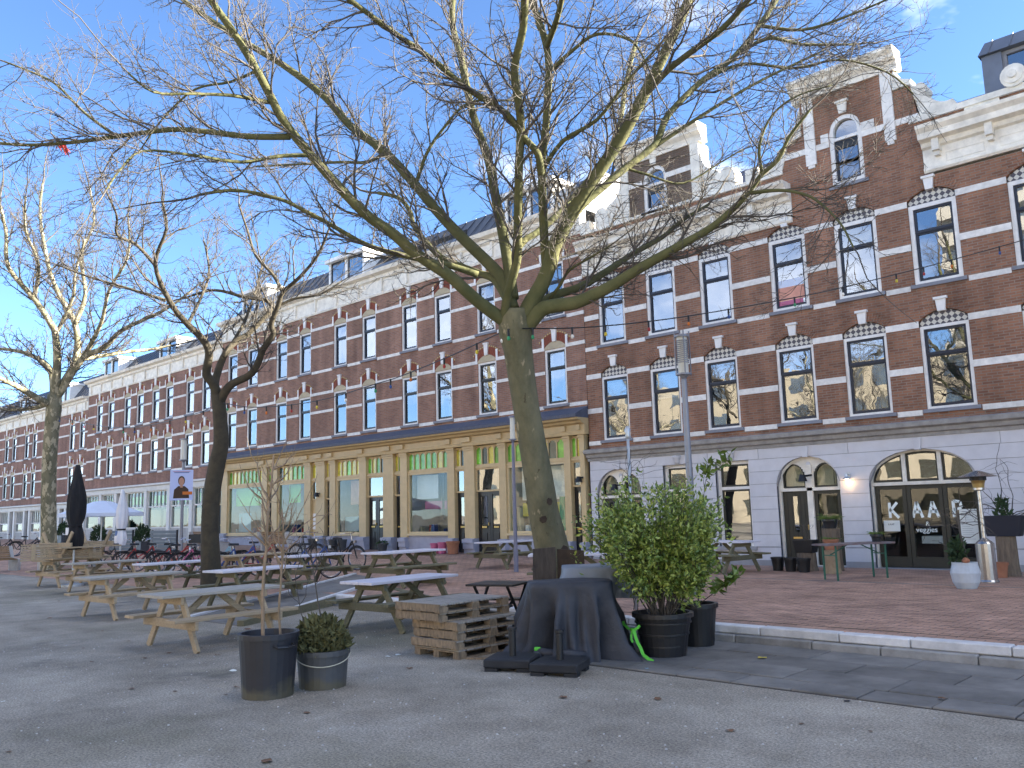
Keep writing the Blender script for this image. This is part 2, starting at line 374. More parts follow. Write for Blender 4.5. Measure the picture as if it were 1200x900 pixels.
def dirty_pot(name, col, dirt, h):
    m = bpy.data.materials.new(name); m.use_nodes = True; n = m.node_tree; b = n.nodes['Principled BSDF']; b.inputs['Roughness'].default_value = .5
    t = n.nodes.new('ShaderNodeTexCoord'); s = n.nodes.new('ShaderNodeSeparateXYZ'); n.links.new(t.outputs['Object'], s.inputs[0])
    x = n.nodes.new('ShaderNodeTexNoise'); x.inputs['Scale'].default_value = 5; x.inputs['Detail'].default_value = 7; n.links.new(t.outputs['Object'], x.inputs['Vector'])
    q = n.nodes.new('ShaderNodeMath'); q.operation = 'MULTIPLY_ADD'; q.inputs[1].default_value = .35; n.links.new(x.outputs[0], q.inputs[0]); n.links.new(s.outputs[2], q.inputs[2])
    r = n.nodes.new('ShaderNodeValToRGB'); e = r.color_ramp.elements; e[0].position = h+.15; e[1].position = h+.22; e[0].color = dirt+(1,); e[1].color = col+(1,); n.links.new(q.outputs[0], r.inputs[0])
    v = n.nodes.new('ShaderNodeTexNoise'); v.inputs['Scale'].default_value = 2.5; v.inputs['Detail'].default_value = 8; v.inputs['Roughness'].default_value = .7; n.links.new(t.outputs['Object'], v.inputs['Vector'])
    mr = n.nodes.new('ShaderNodeMapRange'); mr.inputs['To Min'].default_value = .5; mr.inputs['To Max'].default_value = 1.6; n.links.new(v.outputs[0], mr.inputs['Value'])
    hs = n.nodes.new('ShaderNodeHueSaturation'); n.links.new(r.outputs[0], hs.inputs['Color']); n.links.new(mr.outputs[0], hs.inputs['Value']); n.links.new(hs.outputs[0], b.inputs['Base Color']); MATS[name] = m
dirty_pot('bin_plastic', (.020, .021, .026), (.075, .068, .045), .10); dirty_pot('tub_plastic', (.06, .062, .064), (.085, .075, .05), .09)
# ------------------------------------------------------------------ ground
def asphalt_mat():
    m = bpy.data.materials.new('asphalt2'); m.use_nodes = True; n = m.node_tree; b = n.nodes['Principled BSDF']; b.inputs['Roughness'].default_value = .9; b.inputs['Specular IOR Level'].default_value = .3
    g = n.nodes.new('ShaderNodeNewGeometry')
    def noise(s, d=6, r=.6):
        x = n.nodes.new('ShaderNodeTexNoise'); x.inputs['Scale'].default_value = s; x.inputs['Detail'].default_value = d; x.inputs['Roughness'].default_value = r
        n.links.new(g.outputs['Position'], x.inputs['Vector']); return x
    def ramp(x, p0, p1, c0, c1):
        r = n.nodes.new('ShaderNodeValToRGB'); e = r.color_ramp.elements; e[0].position = p0; e[1].position = p1; e[0].color = c0+(1,); e[1].color = c1+(1,)
        n.links.new(x.outputs[0], r.inputs[0]); return r
    def mix(f, a, bb, typ='MIX'):
        k = n.nodes.new('ShaderNodeMix'); k.data_type = 'RGBA'; k.blend_type = typ
        if isinstance(f, float): k.inputs['Factor'].default_value = f
        else: n.links.new(f.outputs[0], k.inputs['Factor'])
        n.links.new(a, k.inputs['A']); n.links.new(bb, k.inputs['B']); return k.outputs['Result']
    base = ramp(noise(.5, 9, .72), .36, .66, (.190, .168, .135), (.40, .36, .30))
    speck = ramp(noise(48, 4, .8), .36, .68, (.45, .45, .45), (1.75, 1.72, 1.66))
    moss = ramp(noise(.22, 5, .6), .53, .66, (0, 0, 0), (.8, .8, .8))
    rgb = n.nodes.new('ShaderNodeRGB'); rgb.outputs[0].default_value = (.175, .160, .110, 1)
    pale = ramp(noise(.37, 8, .75), .58, .70, (0, 0, 0), (.6, .6, .6)); rgb2 = n.nodes.new('ShaderNodeRGB'); rgb2.outputs[0].default_value = (.40, .37, .325, 1)
    c = mix(moss, base.outputs[0], rgb.outputs[0]); c = mix(pale, c, rgb2.outputs[0]); c = mix(1.0, c, speck.outputs[0], 'MULTIPLY')
    stain = ramp(noise(.9, 6, .6), .62, .72, (0, 0, 0), (.7, .7, .7)); rgb3 = n.nodes.new('ShaderNodeRGB'); rgb3.outputs[0].default_value = (.105, .10, .085, 1); c = mix(stain, c, rgb3.outputs[0])
    n.links.new(c, b.inputs['Base Color'])
    bp = n.nodes.new('ShaderNodeBump'); bp.inputs['Strength'].default_value = .6; bp.inputs['Distance'].default_value = .015
    n.links.new(noise(60, 4, .7).outputs[0], bp.inputs['Height']); n.links.new(bp.outputs[0], b.inputs['Normal'])
    MATS['asphalt2'] = m
asphalt_mat()
g = MB(); g.quad((-400, -400, 0), (400, -400, 0), (400, 400, 0), (-400, 400, 0)); struct(g.build('plaza_ground', 'asphalt2'))

st = MB(); XS = list(np.arange(-112, -18, 3.0))+list(np.arange(-18, 14.1, 1.0)); YS = list(np.linspace(KY+.2, FY+.6, 8)); XS = [float(x) for x in XS]
for i in range(len(XS)-1):
    for j in range(len(YS)-1):
        st.quad(*[(x, y, gz(x, y)-.004) for x, y in ((XS[i], YS[j]), (XS[i+1], YS[j]), (XS[i+1], YS[j+1]), (XS[i], YS[j+1]))])
    a, b = XS[i], XS[i+1]
    st.quad((a, KY+.02, -.02), (b, KY+.02, -.02), (b, KY+.2, gz(b, KY+.2)-.004), (a, KY+.2, gz(a, KY+.2)-.004))
street = struct(st.build('brick_street', 'clinker'))
# clinkers one by one along the kerb, the rest of the near street joined
bw, bh = .21, .105
cl = MB().box(.003, bw-.005, .003, bh-.004, -.05, .004).mesh(name='clinker'); cl.materials.append(MATS['clinker'])
rest = MB(); cells = []
for j in range(int((KY+.42)/bh)+1, int(17.2/bh)):
    for i in range(-68, 22):
        x = i*bw+(bw/2 if j % 2 else 0)
        if x < -14.2: continue
        cells.append((x, j*bh))
def seen(x, y):
    d = np.array([x, y, gz(x, y)-CAM_Z]); k = d@FW; return 600+F_PX*(d@RT)/k, 450-F_PX*(d@UP)/k, k
vis = sorted([(seen(*c)[2], c) for c in cells if 860 < seen(*c)[0] < 1215])
near300 = {c for _, c in vis[:290]}
for c in cells:
    z = gz(*c)+random.uniform(-.0025, .0025)
    if c in near300: link('clinker', cl, None, street, (c[0], c[1], z), (random.uniform(-.008, .008), random.uniform(-.006, .006), 0))
    elif 560 < seen(*c)[0] < 1260:
        x, y = c; rest.box(x+.003, x+bw-.005, y+.003, y+bh-.004, z-.04, z+.004)
stuff(rest.build('clinkers', 'clinker', street))
# drain line across the street
dl = MB(); dl.box(-15, 8, 17.3, 17.38, .1, .1545); dl.build('gutter_line', 'slab', street)

kerb = struct(MB().box(-14.6, 8, KY+.05, KY+.3, -.05, .15).build('kerb', 'kerb_grey'))
x = -14.6; k = 0
while x < 8:
    L = random.choice([1.0, 1.0, 1.0, .8])
    a, b = x+.006, x+L-.006; jz = random.uniform(-.004, .004)
    MB().box(a, b, KY, KY+.2, .105, .205+jz).build('kerb_stone', 'kerb_white', kerb, bevel=.012)
    MB().box(a-.3, b-.3, KY-.09, KY+.03, -.02, .1+jz).build('kerb_stone', 'kerb_grey', kerb, bevel=.012)
    x += L
# flagstones between kerb and asphalt
pav = struct(MB().box(-7.6, 8, 7.72, KY-.05, -.05, .002).build('flagstone_strip', 'plank_dark'))
for j, (y0, y1, L) in enumerate(((7.75, 8.16, .62), (8.17, 8.76, 1.02), (8.77, 9.36, 1.02), (9.37, KY-.1, 1.02))):
    x = -7.6+j*.37
    while x < 7:
        dz = random.uniform(-.003, .006)+(.006 if j == 1 else 0)
        MB().box(x+.006, x+L-.006, y0+.005, y1-.005, -.03, .013+dz).build('flagstone', 'slab', pav, bevel=.006); x += L
# ramp from the plaza up to the street
rp = MB(); A0, A1 = (-14.9, 7.3), (-17.75, 13.0); B0, B1 = (-13.05, 7.3), (-15.55, 12.2)
rp.hexa([(*A0, -.02), (*B0, -.02), (*B1, -.02), (*A1, -.02), (*A0, .012), (*B0, .012), (*B1, .30), (*A1, .30)])
ramp = struct(rp.build('ramp', 'slab'))
for (p, q, nm) in ((A0, A1, 0), (B0, B1, 1)):
    for s in range(6):
        t0, t1 = s/6+.002, (s+1)/6-.002
        a = (lerp(p[0], q[0], t0), lerp(p[1], q[1], t0), lerp(.02, .305, t0)); b = (lerp(p[0], q[0], t1), lerp(p[1], q[1], t1), lerp(.02, .305, t1))
        MB().beam(a, b, .09, .05).build('edge_stone', 'kerb_white', ramp)
MB().beam((*B0, -.02), (B1[0], B1[1], .12), .12, .22).build('side_beam', 'wood_moss', ramp)
MB().beam((-15.5, 11.95, .1), (-10.4, 10.02, .06), .14, .24).build('side_beam', 'wood_moss', ramp)

# ------------------------------------------------------------------ building helpers
def arc_z(op, x):
    x0, x1, z0, z1, rise = op[:5]; t = (x-(x0+x1)/2)/((x1-x0)/2); t = max(-1, min(1, t))
    return z1+rise*(math.sqrt(1-t*t) if len(op) > 5 else (1-t*t))
def wall(mb, x0, x1, z0, z1, ops, y=FY, depth=.22):
    xs = sorted({x0, x1, *[v for o in ops for v in o[:2]]}); zs = sorted({z0, z1, *[v for o in ops for v in (o[2], o[3]+o[4])]})
    xs = [v for v in xs if x0 <= v <= x1]; zs = [v for v in zs if z0 <= v <= z1]
    for i in range(len(xs)-1):
        for j in range(len(zs)-1):
            cx, cz = (xs[i]+xs[i+1])/2, (zs[j]+zs[j+1])/2
            if any(o[0] < cx < o[1] and o[2] < cz < o[3]+o[4] for o in ops): continue
            mb.quad((xs[i], y, zs[j]), (xs[i+1], y, zs[j]), (xs[i+1], y, zs[j+1]), (xs[i], y, zs[j+1]))
    for o in ops:
        a, b, c, d, r = o[:5]; yb = y+depth
        mb.quad((a, y, c), (a, yb, c), (a, yb, d), (a, y, d)); mb.quad((b, yb, c), (b, y, c), (b, y, d), (b, yb, d)); mb.quad((a, yb, c), (a, y, c), (b, y, c), (b, yb, c))
        n = 12 if r else 1
        for k in range(n):
            xa, xb = a+(b-a)*k/n, a+(b-a)*(k+1)/n; za, zb = (arc_z(o, xa), arc_z(o, xb)) if r else (d, d)
            mb.quad((xa, y, za), (xa, yb, za), (xb, yb, zb), (xb, y, zb))
            if r: mb.quad((xa, y, za), (xb, y, zb), (xb, y, d+r), (xa, y, d+r))
    return mb
def extr_x(mb, prof, x0, x1):
    """prof in (y,z)"""
    n = len(prof); i = len(mb.v); mb.v += [(x0, y, z) for y, z in prof]+[(x1, y, z) for y, z in prof]
    mb.f.append(tuple(range(i, i+n))); mb.f.append(tuple(range(i+2*n-1, i+n-1, -1)))
    for k in range(n): j = (k+1) % n; mb.f.append((i+k, i+n+k, i+n+j, i+j))
    return mb
WIN = {}
def window_meshes(kind, w, h):
    key = (kind, w, h)
    if key in WIN: return WIN[key]
    fw = .10 if kind == 'r' else .075; sw = .055; tr = h*.645
    fr = MB().box(-w/2, -w/2+fw, .03, .16, 0, h).box(w/2-fw, w/2, .03, .16, 0, h).box(-w/2+fw, w/2-fw, .03, .16, h-fw, h).box(-w/2+fw, w/2-fw, .03, .16, 0, fw*.8)
    a, b, c, d = -w/2+fw, w/2-fw, fw*.8, h-fw
    up = MB().box(a, a+sw, .065, .13, tr, d).box(b-sw, b, .065, .13, tr, d).box(a+sw, b-sw, .065, .13, d-sw, d).box(a+sw, b-sw, .055, .13, tr, tr+.07)
    lo = MB().box(a, a+sw, .085, .15, c, tr).box(b-sw, b, .085, .15, c, tr).box(a+sw, b-sw, .085, .15, tr-.035, tr).box(a+sw, b-sw, .085, .15, c, c+sw+.02)
    p1 = MB().box(a+sw, b-sw, .105, .115, tr+.07, d-sw); p2 = MB().box(a+sw, b-sw, .122, .132, c+sw+.02, tr-.035)
    si = MB().box(-w/2-.08, w/2+.08, -.06, .16, -.085, -.002)
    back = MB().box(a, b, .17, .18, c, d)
    sash = 'navy' if kind != 'd' else 'dark_sash'; gl = 'glass' if kind == 'r' else 'glass_far'
    out = []
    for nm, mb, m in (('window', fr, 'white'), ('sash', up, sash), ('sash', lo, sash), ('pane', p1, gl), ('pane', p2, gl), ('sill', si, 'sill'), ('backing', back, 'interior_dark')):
        me = mb.mesh(name=nm); me.materials.append(MATS[m]); out.append((nm, me))
    WIN[key] = out; return out
def put_window(root, kind, xl, xr, z, h, w0=None):
    w = w0 or (xr-xl); ms = window_meshes(kind, round(w, 3), round(h, 3)); cx = (xl+xr)/2
    f = link('window', ms[0][1], None, root, (cx-root.location.x, 0, z-root.location.z))
    for nm, me in ms[1:]: link(nm, me, None, f)
    q = random.random(); iw = w-.34
    if q < .30: curtain_part(f, -iw/2, iw/2, h*random.uniform(.52, .8), h-.2, 'blind', random.choice(['canvas_white', 'curtain', 'shop_grey']))
    elif q < .62:
        for s in (-1, 1): e = iw/2; k = iw*random.uniform(.14, .36); curtain_part(f, -e if s < 0 else e-k, -e+k if s < 0 else e, .16, h-.2, 'curtain', random.choice(['canvas_white', 'curtain', 'interior']))
    return f
def curtain_part(f, a, b, z0, z1, nm, m):
    c = MB(); n = 8
    for k in range(n): x0, x1 = lerp(a, b, k/n), lerp(a, b, (k+1)/n); y0, y1 = .147+(.008 if k % 2 else 0), .147+(0 if k % 2 else .008); c.quad((x0, y0, z0), (x1, y1, z0), (x1, y1, z1), (x0, y0, z1))
    c.build(nm, m, f)
def segs(x0, x1, cols, pad=0):
    out = []; x = x0
    for a, b in cols:
        if a-pad-x > .05: out.append((x, a-pad))
        x = b+pad
    if x1-x > .05: out.append((x, x1))
    return out
def bands(root, x0, x1, cols, z0, z1, m='stone_band', pad=0, split=True):
    for a, b in segs(x0, x1, cols, pad):
        MB().box(a, b, FY-.018, FY+.05, z0, z1).build('stone_band', m, root, off=tuple(root.location))
def arch_ring(w, z0, rise, th, n=16):
    """voussoirs over a segmental arch, one mesh; returns body and tips"""
    rad = (w*w/4+rise*rise)/(2*rise); cz = z0+rise-rad; half = math.asin(min(1, w/2/rad)); body, tips = MB(), MB()
    for k in range(n):
        if abs(k-(n-1)/2) < 1.2: continue
        a0 = -half+(2*half)*(k+.08)/n; a1 = -half+(2*half)*(k+.92)/n
        P = lambda a, r: (math.sin(a)*r, cz+math.cos(a)*r)
        body.prism([P(a0, rad), P(a1, rad), P(a1, rad+th), P(a0, rad+th)], -.012, .05)
        tips.prism([P(a0, rad+th+.004), P(lerp(a0, a1, .55), rad+th+.004), P(lerp(a0, a1, .55), rad+th+.05), P(a0, rad+th+.05)], -.010, .05)
    return body, tips
ORN = {}
def ornaments(kind, w):
    key = (kind, round(w, 2))
    if key in ORN: return ORN[key]
    out = []
    if kind == 'r':
        poly = [(-w/2+.005, .003), (w/2-.005, .003)]+[(w/2*(1-2*k/12)*.985, .12+.215*(1-(1-2*k/12)**2)) for k in range(13)]
        out.append(('tiled_lintel', MB().prism(poly, .055, .12), 'lintel_tiles'))
        b, _ = arch_ring(w, .13, .22, .24, 20); out.append(('arch_course', b, 'brick'))
        out.append(('keystone', MB().prism([(-.085, .30), (.085, .30), (.115, .58), (-.115, .58)], -.07, .05).box(-.15, .15, -.10, .05, .581, .64), 'white'))
    else:
        poly = [(-w/2, .003), (w/2, .003)]+[(w/2*(1-2*k/12), .06+.20*(1-(1-2*k/12)**2)) for k in range(13)]
        out.append(('tympanum', MB().prism(poly, -.004, .05), 'tympanum'))
        b, t = arch_ring(w, .065, .21, .27, 14); out.append(('arch_course', b, 'arch_red')); out.append(('arch_tips', t, 'arch_tip'))
        out.append(('keystone', MB().prism([(-.07, .24), (.07, .24), (.10, .64), (-.10, .64)], -.06, .05).box(-.12, .12, -.08, .05, .641, .69), 'white'))
        for s in (-1, 1): out.append(('shoulder_stone', MB().box(min(s*w/2, s*(w/2+.09)), max(s*w/2, s*(w/2+.09)), -.025, .05, -.02, .40), 'white'))
    res = []
    for nm, mb, m in out:
        me = mb.mesh(name=nm); me.materials.append(MATS[m]); res.append((nm, me))
    ORN[key] = res; return res
def put_orn(root, kind, xl, xr, ztop, w0):
    for nm, me in ornaments(kind, w0):
        o = link(nm, me, None, root, ((xl+xr)/2-root.location.x, 0, ztop-root.location.z))
        if nm in ('arch_course', 'arch_tips'): stuff(o)

# ------------------------------------------------------------------ gabled brick building with grey ground floor
RX0, RX1 = -16.98, 2.6
rb = thing('brick_building', 'dark red brick building with white stepped gables above a pale grey plastered ground floor', 'building', (-8, FY, 0))
OFF = tuple(rb.location)
def RB(mb, name, m, smooth=False, bevel=0, parent=None): return mb.build(name, m, parent or rb, off=OFF, smooth=smooth, bevel=bevel)
rc = [(-16.40, -15.38), (-14.56, -13.52), (-12.69, -11.65), (-10.49, -9.44), (-8.65, -7.57), (-6.79, -5.69), (-4.60, -3.50), (-2.55, -1.45), (-.4, .7)]
rows = [(3.85, 5.845), (6.87, 8.85)]
ops = [(a, b, s-.0, t+.13, .22) for a, b in rc for s, t in rows]
w = MB(); wall(w, RX0, RX1, 3.55, 9.5, ops); w.quad((RX1, FY, 0), (RX1, FY+9, 0), (RX1, FY+9, 9.5), (RX1, FY, 9.5)); RB(w, 'wall', 'brick')
for (s, t) in rows:
    for a, b in rc:
        wd = put_window(rb, 'r' if s > 6 else 'rd', a, b, s, t-s, 1.055 if a < -9 else 1.09)
        put_orn(rb, 'r', a, b, t, 1.055 if a < -9 else 1.09)
    bands(rb, RX0, RX1, rc, s-.13, s-.003, pad=.1); bands(rb, RX0, RX1, rc, s+(t-s)*.44, s+(t-s)*.44+.16); bands(rb, RX0, RX1, rc, t-.02, t+.135)
# poster stuck in one upper window, pots behind two others
ps = MB().box(-9.44-.93, -9.44-.17, FY+.1185, FY+.121, 7.15, 7.52); RB(ps, 'window_poster', 'salmon')
RB(MB().box(-10.35, -9.63, FY+.1185, FY+.121, 7.525, 7.72), 'window_poster', 'blue_white'); RB(MB().box(-10.34, -9.66, FY+.1185, FY+.121, 7.03, 7.145), 'window_poster', 'pink')
# string course between brick and plaster
pr = [(FY+.1, 3.22), (FY-.05, 3.22), (FY-.06, 3.30), (FY-.13, 3.33), (FY-.15, 3.42), (FY-.26, 3.46), (FY-.28, 3.56), (FY-.10, 3.60), (FY+.1, 3.60)]
RB(extr_x(MB(), pr, RX0-.06, RX1), 'string_course', 'cornice_grey')
# plastered ground floor
TOPG = 2.94
g_ops = [(-16.74, -15.06, .1, 2.22, TOPG-2.22, 'e'), (-14.27, -13.25, .62, TOPG, 0), (-12.54, -11.50, .62, TOPG, 0), (-10.73, -9.02, .1, 2.22, TOPG-2.22, 'e'), (-8.30, -5.86, .1, 2.2, TOPG-2.2, 'e'), (-4.86, -3.1, .1, 2.22, TOPG-2.22, 'e'), (-2.2, -1.2, .62, TOPG, 0), (-.2, .8, .62, TOPG, 0)]
w = MB(); wall(w, RX0, RX1, -.1, 3.25, g_ops, depth=.3); RB(w, 'plaster_wall', 'plaster_dark')
def edges_at(z):
    """free x-intervals of the plaster at height z"""
    out = []; x = RX0
    for o in g_ops:
        a, b, c, d, r = o[:5]
        if not (c < z < d+r): continue
        if z > d:
            h = math.sqrt(max(0, 1-((z-d)/r)**2))*(b-a)/2; a, b = (a+b)/2-h, (a+b)/2+h
        out.append((x, a)); x = b
    out.append((x, RX1)); return out
cz = [.13+.42]+[.55+.3414*k for k in range(1, 8)]; cz[-1] = TOPG
cz = [.60]+[.60+(TOPG-.60)*k/7 for k in range(1, 8)]
for j in range(7):
    z0, z1 = cz[j]+.006, cz[j+1]-.006; zz = [z0+(z1-z0)*k/5 for k in range(6)]
    zz = [max(.625, z) for z in zz]
    E = [edges_at(min(z, TOPG-.004)) for z in zz]
    for q in range(len(E[0])):
        L = [(e[q][0], z) for e, z in zip(E, zz)]; Rr = [(e[q][1], z) for e, z in zip(E, zz)]
        if abs(Rr[0][0]-L[0][0]) < .06: continue
        RB(MB().prism(L[::-1]+Rr, FY-.022, FY+.06)if False else MB().prism(L+Rr[::-1], FY-.022, FY+.06), 'plaster_block', 'plaster')
for a, b in [(RX0, -15.9), (-15.9, -14.9), (-14.9, -13.76), (-13.76, -12.75), (-12.75, -11.2), (-11.2, -9.875), (-9.875, -8.75), (-8.75, -7.08), (-7.08, -5.3), (-5.3, -3.98), (-3.98, -2.4), (-2.4, -.7), (-.7, 1), (1, RX1)]:
    RB(MB().box(a+.006, b-.006, FY-.022, FY+.06, TOPG+.006, 3.219), 'plaster_block', 'plaster')
for a, b in segs(RX0, RX1, [(o[0], o[1]) for o in g_ops if o[2] < .3]):
    RB(MB().box(a, b, FY-.05, FY+.06, -.1, .27), 'plinth', 'plaster_dark'); 
    xs_ = [a]
    for o in g_ops:
        if o[2] > .3 and a < o[0] < b: pass
    RB(MB().box(a, b, FY-.022, FY+.06, .272, .594), 'plaster_block', 'plaster')
for x in (-13.76, -12.02):
    RB(MB().lathe([(.05, 2.97), (.09, 3.02), (.085, 3.1), (.13, 3.14), (.14, 3.19), (.12, 3.2)], 10, (x, FY-.05)), 'carved_corbel', 'plaster', smooth=True)
for x in (-9.875, -7.08, -3.98, -15.9):
    RB(MB().prism([(x-.07, TOPG-.02), (x+.07, TOPG-.02), (x+.10, 3.2), (x-.10, 3.2)], FY-.06, FY+.05), 'keystone', 'plaster')

def frame_rect(mb, a, b, c, d, t, y0, y1):
    return mb.box(a, a+t, y0, y1, c, d).box(b-t, b, y0, y1, c, d).box(a+t, b-t, y0, y1, d-t, d).box(a+t, b-t, y0, y1, c, c+t)
def arch_poly(a, b, z0, z1, rise, n=14):
    """rectangle with elliptical top"""
    return [(a, z0), (b, z0)]+[((a+b)/2+(b-a)/2*math.cos(math.pi*k/n), z1+rise*math.sin(math.pi*k/n)) for k in range(n+1)]
def ring_prism(mb, outer, inner, y0, y1):
    n = len(outer); i = len(mb.v)
    for y in (y0, y1): mb.v += [(x, y, z) for x, z in outer]+[(x, y, z) for x, z in inner]
    for k in range(n):
        j = (k+1) % n; mb.f += [(i+k, i+j, i+n+j, i+n+k), (i+2*n+k, i+3*n+k, i+3*n+j, i+2*n+j), (i+n+k, i+n+j, i+3*n+j, i+3*n+k), (i+k, i+2*n+k, i+2*n+j, i+j)]
    return mb
def inset(a, b, z0, z1, rise, t): return arch_poly(a+t, b-t, z0+t, z1, rise-t)
# rectangular shop windows
for (a, b) in ((-14.27, -13.25), (-12.54, -11.50), (-2.2, -1.2), (-.2, .8)):
    f = RB(frame_rect(MB(), a, b, .62, TOPG, .09, FY+.12, FY+.24).box(a+.09, b-.09, FY+.12, FY+.24, 2.16, 2.24), 'window', 'white')
    s_ = frame_rect(MB(), a+.09, b-.09, 2.24, TOPG-.09, .05, FY+.15, FY+.21); frame_rect(s_, a+.09, b-.09, .71, 2.16, .05, FY+.15, FY+.21)
    RB(s_, 'sash', 'olive_sash', parent=f)
    RB(MB().box(a+.14, b-.14, FY+.175, FY+.181, 2.29, TOPG-.14), 'pane', 'glass', parent=f); RB(MB().box(a+.14, b-.14, FY+.175, FY+.181, .76, 2.11), 'pane', 'glass', parent=f)
    RB(MB().box(a-.1, b+.1, FY-.09, FY+.2, .52, .615), 'sill', 'plaster_dark', parent=f)
# arched double doorways
def doorway(a, b):
    z0, zs, rise = .14, 2.22, TOPG-2.22; m = (a+b)/2
    fr = ring_prism(MB(), arch_poly(a, b, z0, zs, rise), arch_poly(a+.06, b-.06, z0+.02, zs, rise-.06), FY+.1, FY+.24)
    fr.box(m-.075, m+.075, FY+.08, FY+.24, z0, 2.72).box(a+.05, b-.05, FY+.08, FY+.24, 2.05, 2.13)
    # white spandrel plate with two round-headed lights cut out of it
    for s in (-1, 1):
        c0, c1 = (a+.06, m-.075) if s < 0 else (m+.075, b-.06)
    f = RB(fr, 'doorway', 'cream')
    sp = MB(); lights = [(a+.11, m-.11, 2.15, 2.38, .38, 'e'), (m+.11, b-.11, 2.15, 2.38, .38, 'e')]
    n = 40
    for k in range(n):
        x0 = a+.04+(b-a-.08)*k/n; x1 = a+.04+(b-a-.08)*(k+1)/n; xm = (x0+x1)/2
        t = (xm-m)/((b-a)/2); top = zs+rise*math.sqrt(max(0, 1-t*t))-.02; bot = 2.13
        for o in lights:
            if o[0] < xm < o[1]: bot = min(arc_z(o, xm), top-.005)
        if top > bot: sp.box(x0, x1, FY+.12, FY+.2, bot, top)
    RB(sp, 'spandrel', 'cream', parent=f)
    RB(MB().lathe([(.06, 0), (.06, .01)], 12), 'rosette', 'plaster', parent=f).matrix_local = Matrix.Translation((m-OFF[0], .11, 2.74)) @ Matrix.Rotation(math.pi/2, 4, 'X') @ Matrix.Translation((OFF[0], OFF[1], 0))
    for o in lights:
        ring = ring_prism(MB(), arch_poly(o[0], o[1], 2.14, 2.38, .38), arch_poly(o[0]+.04, o[1]-.04, 2.18, 2.38, .34), FY+.13, FY+.22); RB(ring, 'fanlight_frame', 'olive_sash', parent=f)
        RB(MB().prism(arch_poly(o[0]+.04, o[1]-.04, 2.18, 2.38, .34), FY+.19, FY+.195), 'pane', 'glass_shop', parent=f)
        RB(MB().box(o[0], o[1], FY+.32, FY+.33, 2.1, 2.8), 'curtain', 'curtain', parent=f)
    # panelled door on the left leaf, glazed on the right
    d = MB().box(a+.07, m-.08, FY+.16, FY+.22, z0+.02, 2.05); dd = RB(d, 'door', 'olive_sash')
    for k in range(1, 6): RB(MB().box(lerp(a+.07, m-.08, k/6)-.004, lerp(a+.07, m-.08, k/6)+.004, FY+.154, FY+.162, z0+.05, 2.0), 'groove', 'black_metal', parent=dd)
    RB(MB().box(m-.50, m-.38, FY+.152, FY+.158, 1.0, 1.92), 'pane', 'glass', parent=dd); RB(MB().box(m-.56, m-.32, FY+.14, FY+.158, .82, .87), 'letterbox', 'brass', parent=dd)
    RB(MB().box(m-.14, m-.11, FY+.13, FY+.158, 1.05, 1.18), 'handle', 'brass', parent=dd)
    e = RB(frame_rect(MB(), m+.08, b-.07, z0+.02, 2.05, .09, FY+.15, FY+.22).box(m+.1, b-.1, FY+.16, FY+.21, z0+.05, .75), 'door', 'olive_sash')
    RB(MB().box(m+.17, b-.16, FY+.18, FY+.186, .75, 1.96), 'pane', 'glass_shop', parent=e)
    RB(MB().box(a, b, FY+.6, FY+.62, .1, 2.94), 'hallway', 'interior_dark', parent=f)
    RB(MB().box(a, b, FY-.12, FY+.3, .08, .145), 'doorstep', 'plaster_dark', parent=f)
for a, b in ((-16.74, -15.06), (-10.73, -9.02), (-4.86, -3.1)): doorway(a, b)
# restaurant front: wide arch with three top lights and four glazed leaves
a, b, zs, rise = -8.30, -5.86, 2.2, TOPG-2.2
fr = ring_prism(MB(), arch_poly(a, b, .12, zs, rise, 20), arch_poly(a+.05, b-.05, .13, zs, rise-.05, 20), FY+.12, FY+.28)
fr.box(a+.04, b-.04, FY+.1, FY+.28, 2.10, 2.18)
third = (b-a)/3
for k in (1, 2): x = a+third*k; fr.box(x-.045, x+.045, FY+.1, FY+.28, 2.18, arc_z((a, b, .1, zs, rise, 'e'), x)-.03)
kf = RB(fr, 'restaurant_front', 'cream')
for k in range(3):
    x0, x1 = a+third*k+.05, a+third*(k+1)-.05; o = (a+.05, b-.05, .1, zs, rise-.06, 'e'); n = 10
    top = [(lerp(x1, x0, q/n), max(2.25, arc_z(o, lerp(x1, x0, q/n)))) for q in range(n+1)]; poly = [(x0, 2.185), (x1, 2.185)]+top
    cx = (x0+x1)/2; inn = [(cx+(x-cx)*.88, 2.24+(z-2.185)*.86) for x, z in poly]
    RB(ring_prism(MB(), poly, inn, FY+.15, FY+.22), 'fanlight_frame', 'olive_sash', parent=kf); RB(MB().prism(inn, FY+.18, FY+.186), 'pane', 'glass', parent=kf)
leaf_x = [a+.06, -7.50, -6.68, -5.90]
for k in range(3):
    x0, x1 = leaf_x[k]+.006, leaf_x[k+1]-.006
    d = RB(MB().box(x0, x0+.09, FY+.16, FY+.22, .15, 2.09).box(x1-.09, x1, FY+.16, FY+.22, .15, 2.09).box(x0+.09, x1-.09, FY+.16, FY+.22, 2.0, 2.09).box(x0+.09, x1-.09, FY+.16, FY+.22, .15, .40), 'folding_door', 'olive_sash', parent=kf)
    RB(MB().box(x0+.09, x1-.09, FY+.185, FY+.191, .40, 2.0), 'pane', 'glass_shop', parent=kf)
RB(MB().box(a-.1, b+.1, FY-.1, FY+.3, .07, .14), 'doorstep', 'plaster_dark', parent=kf)
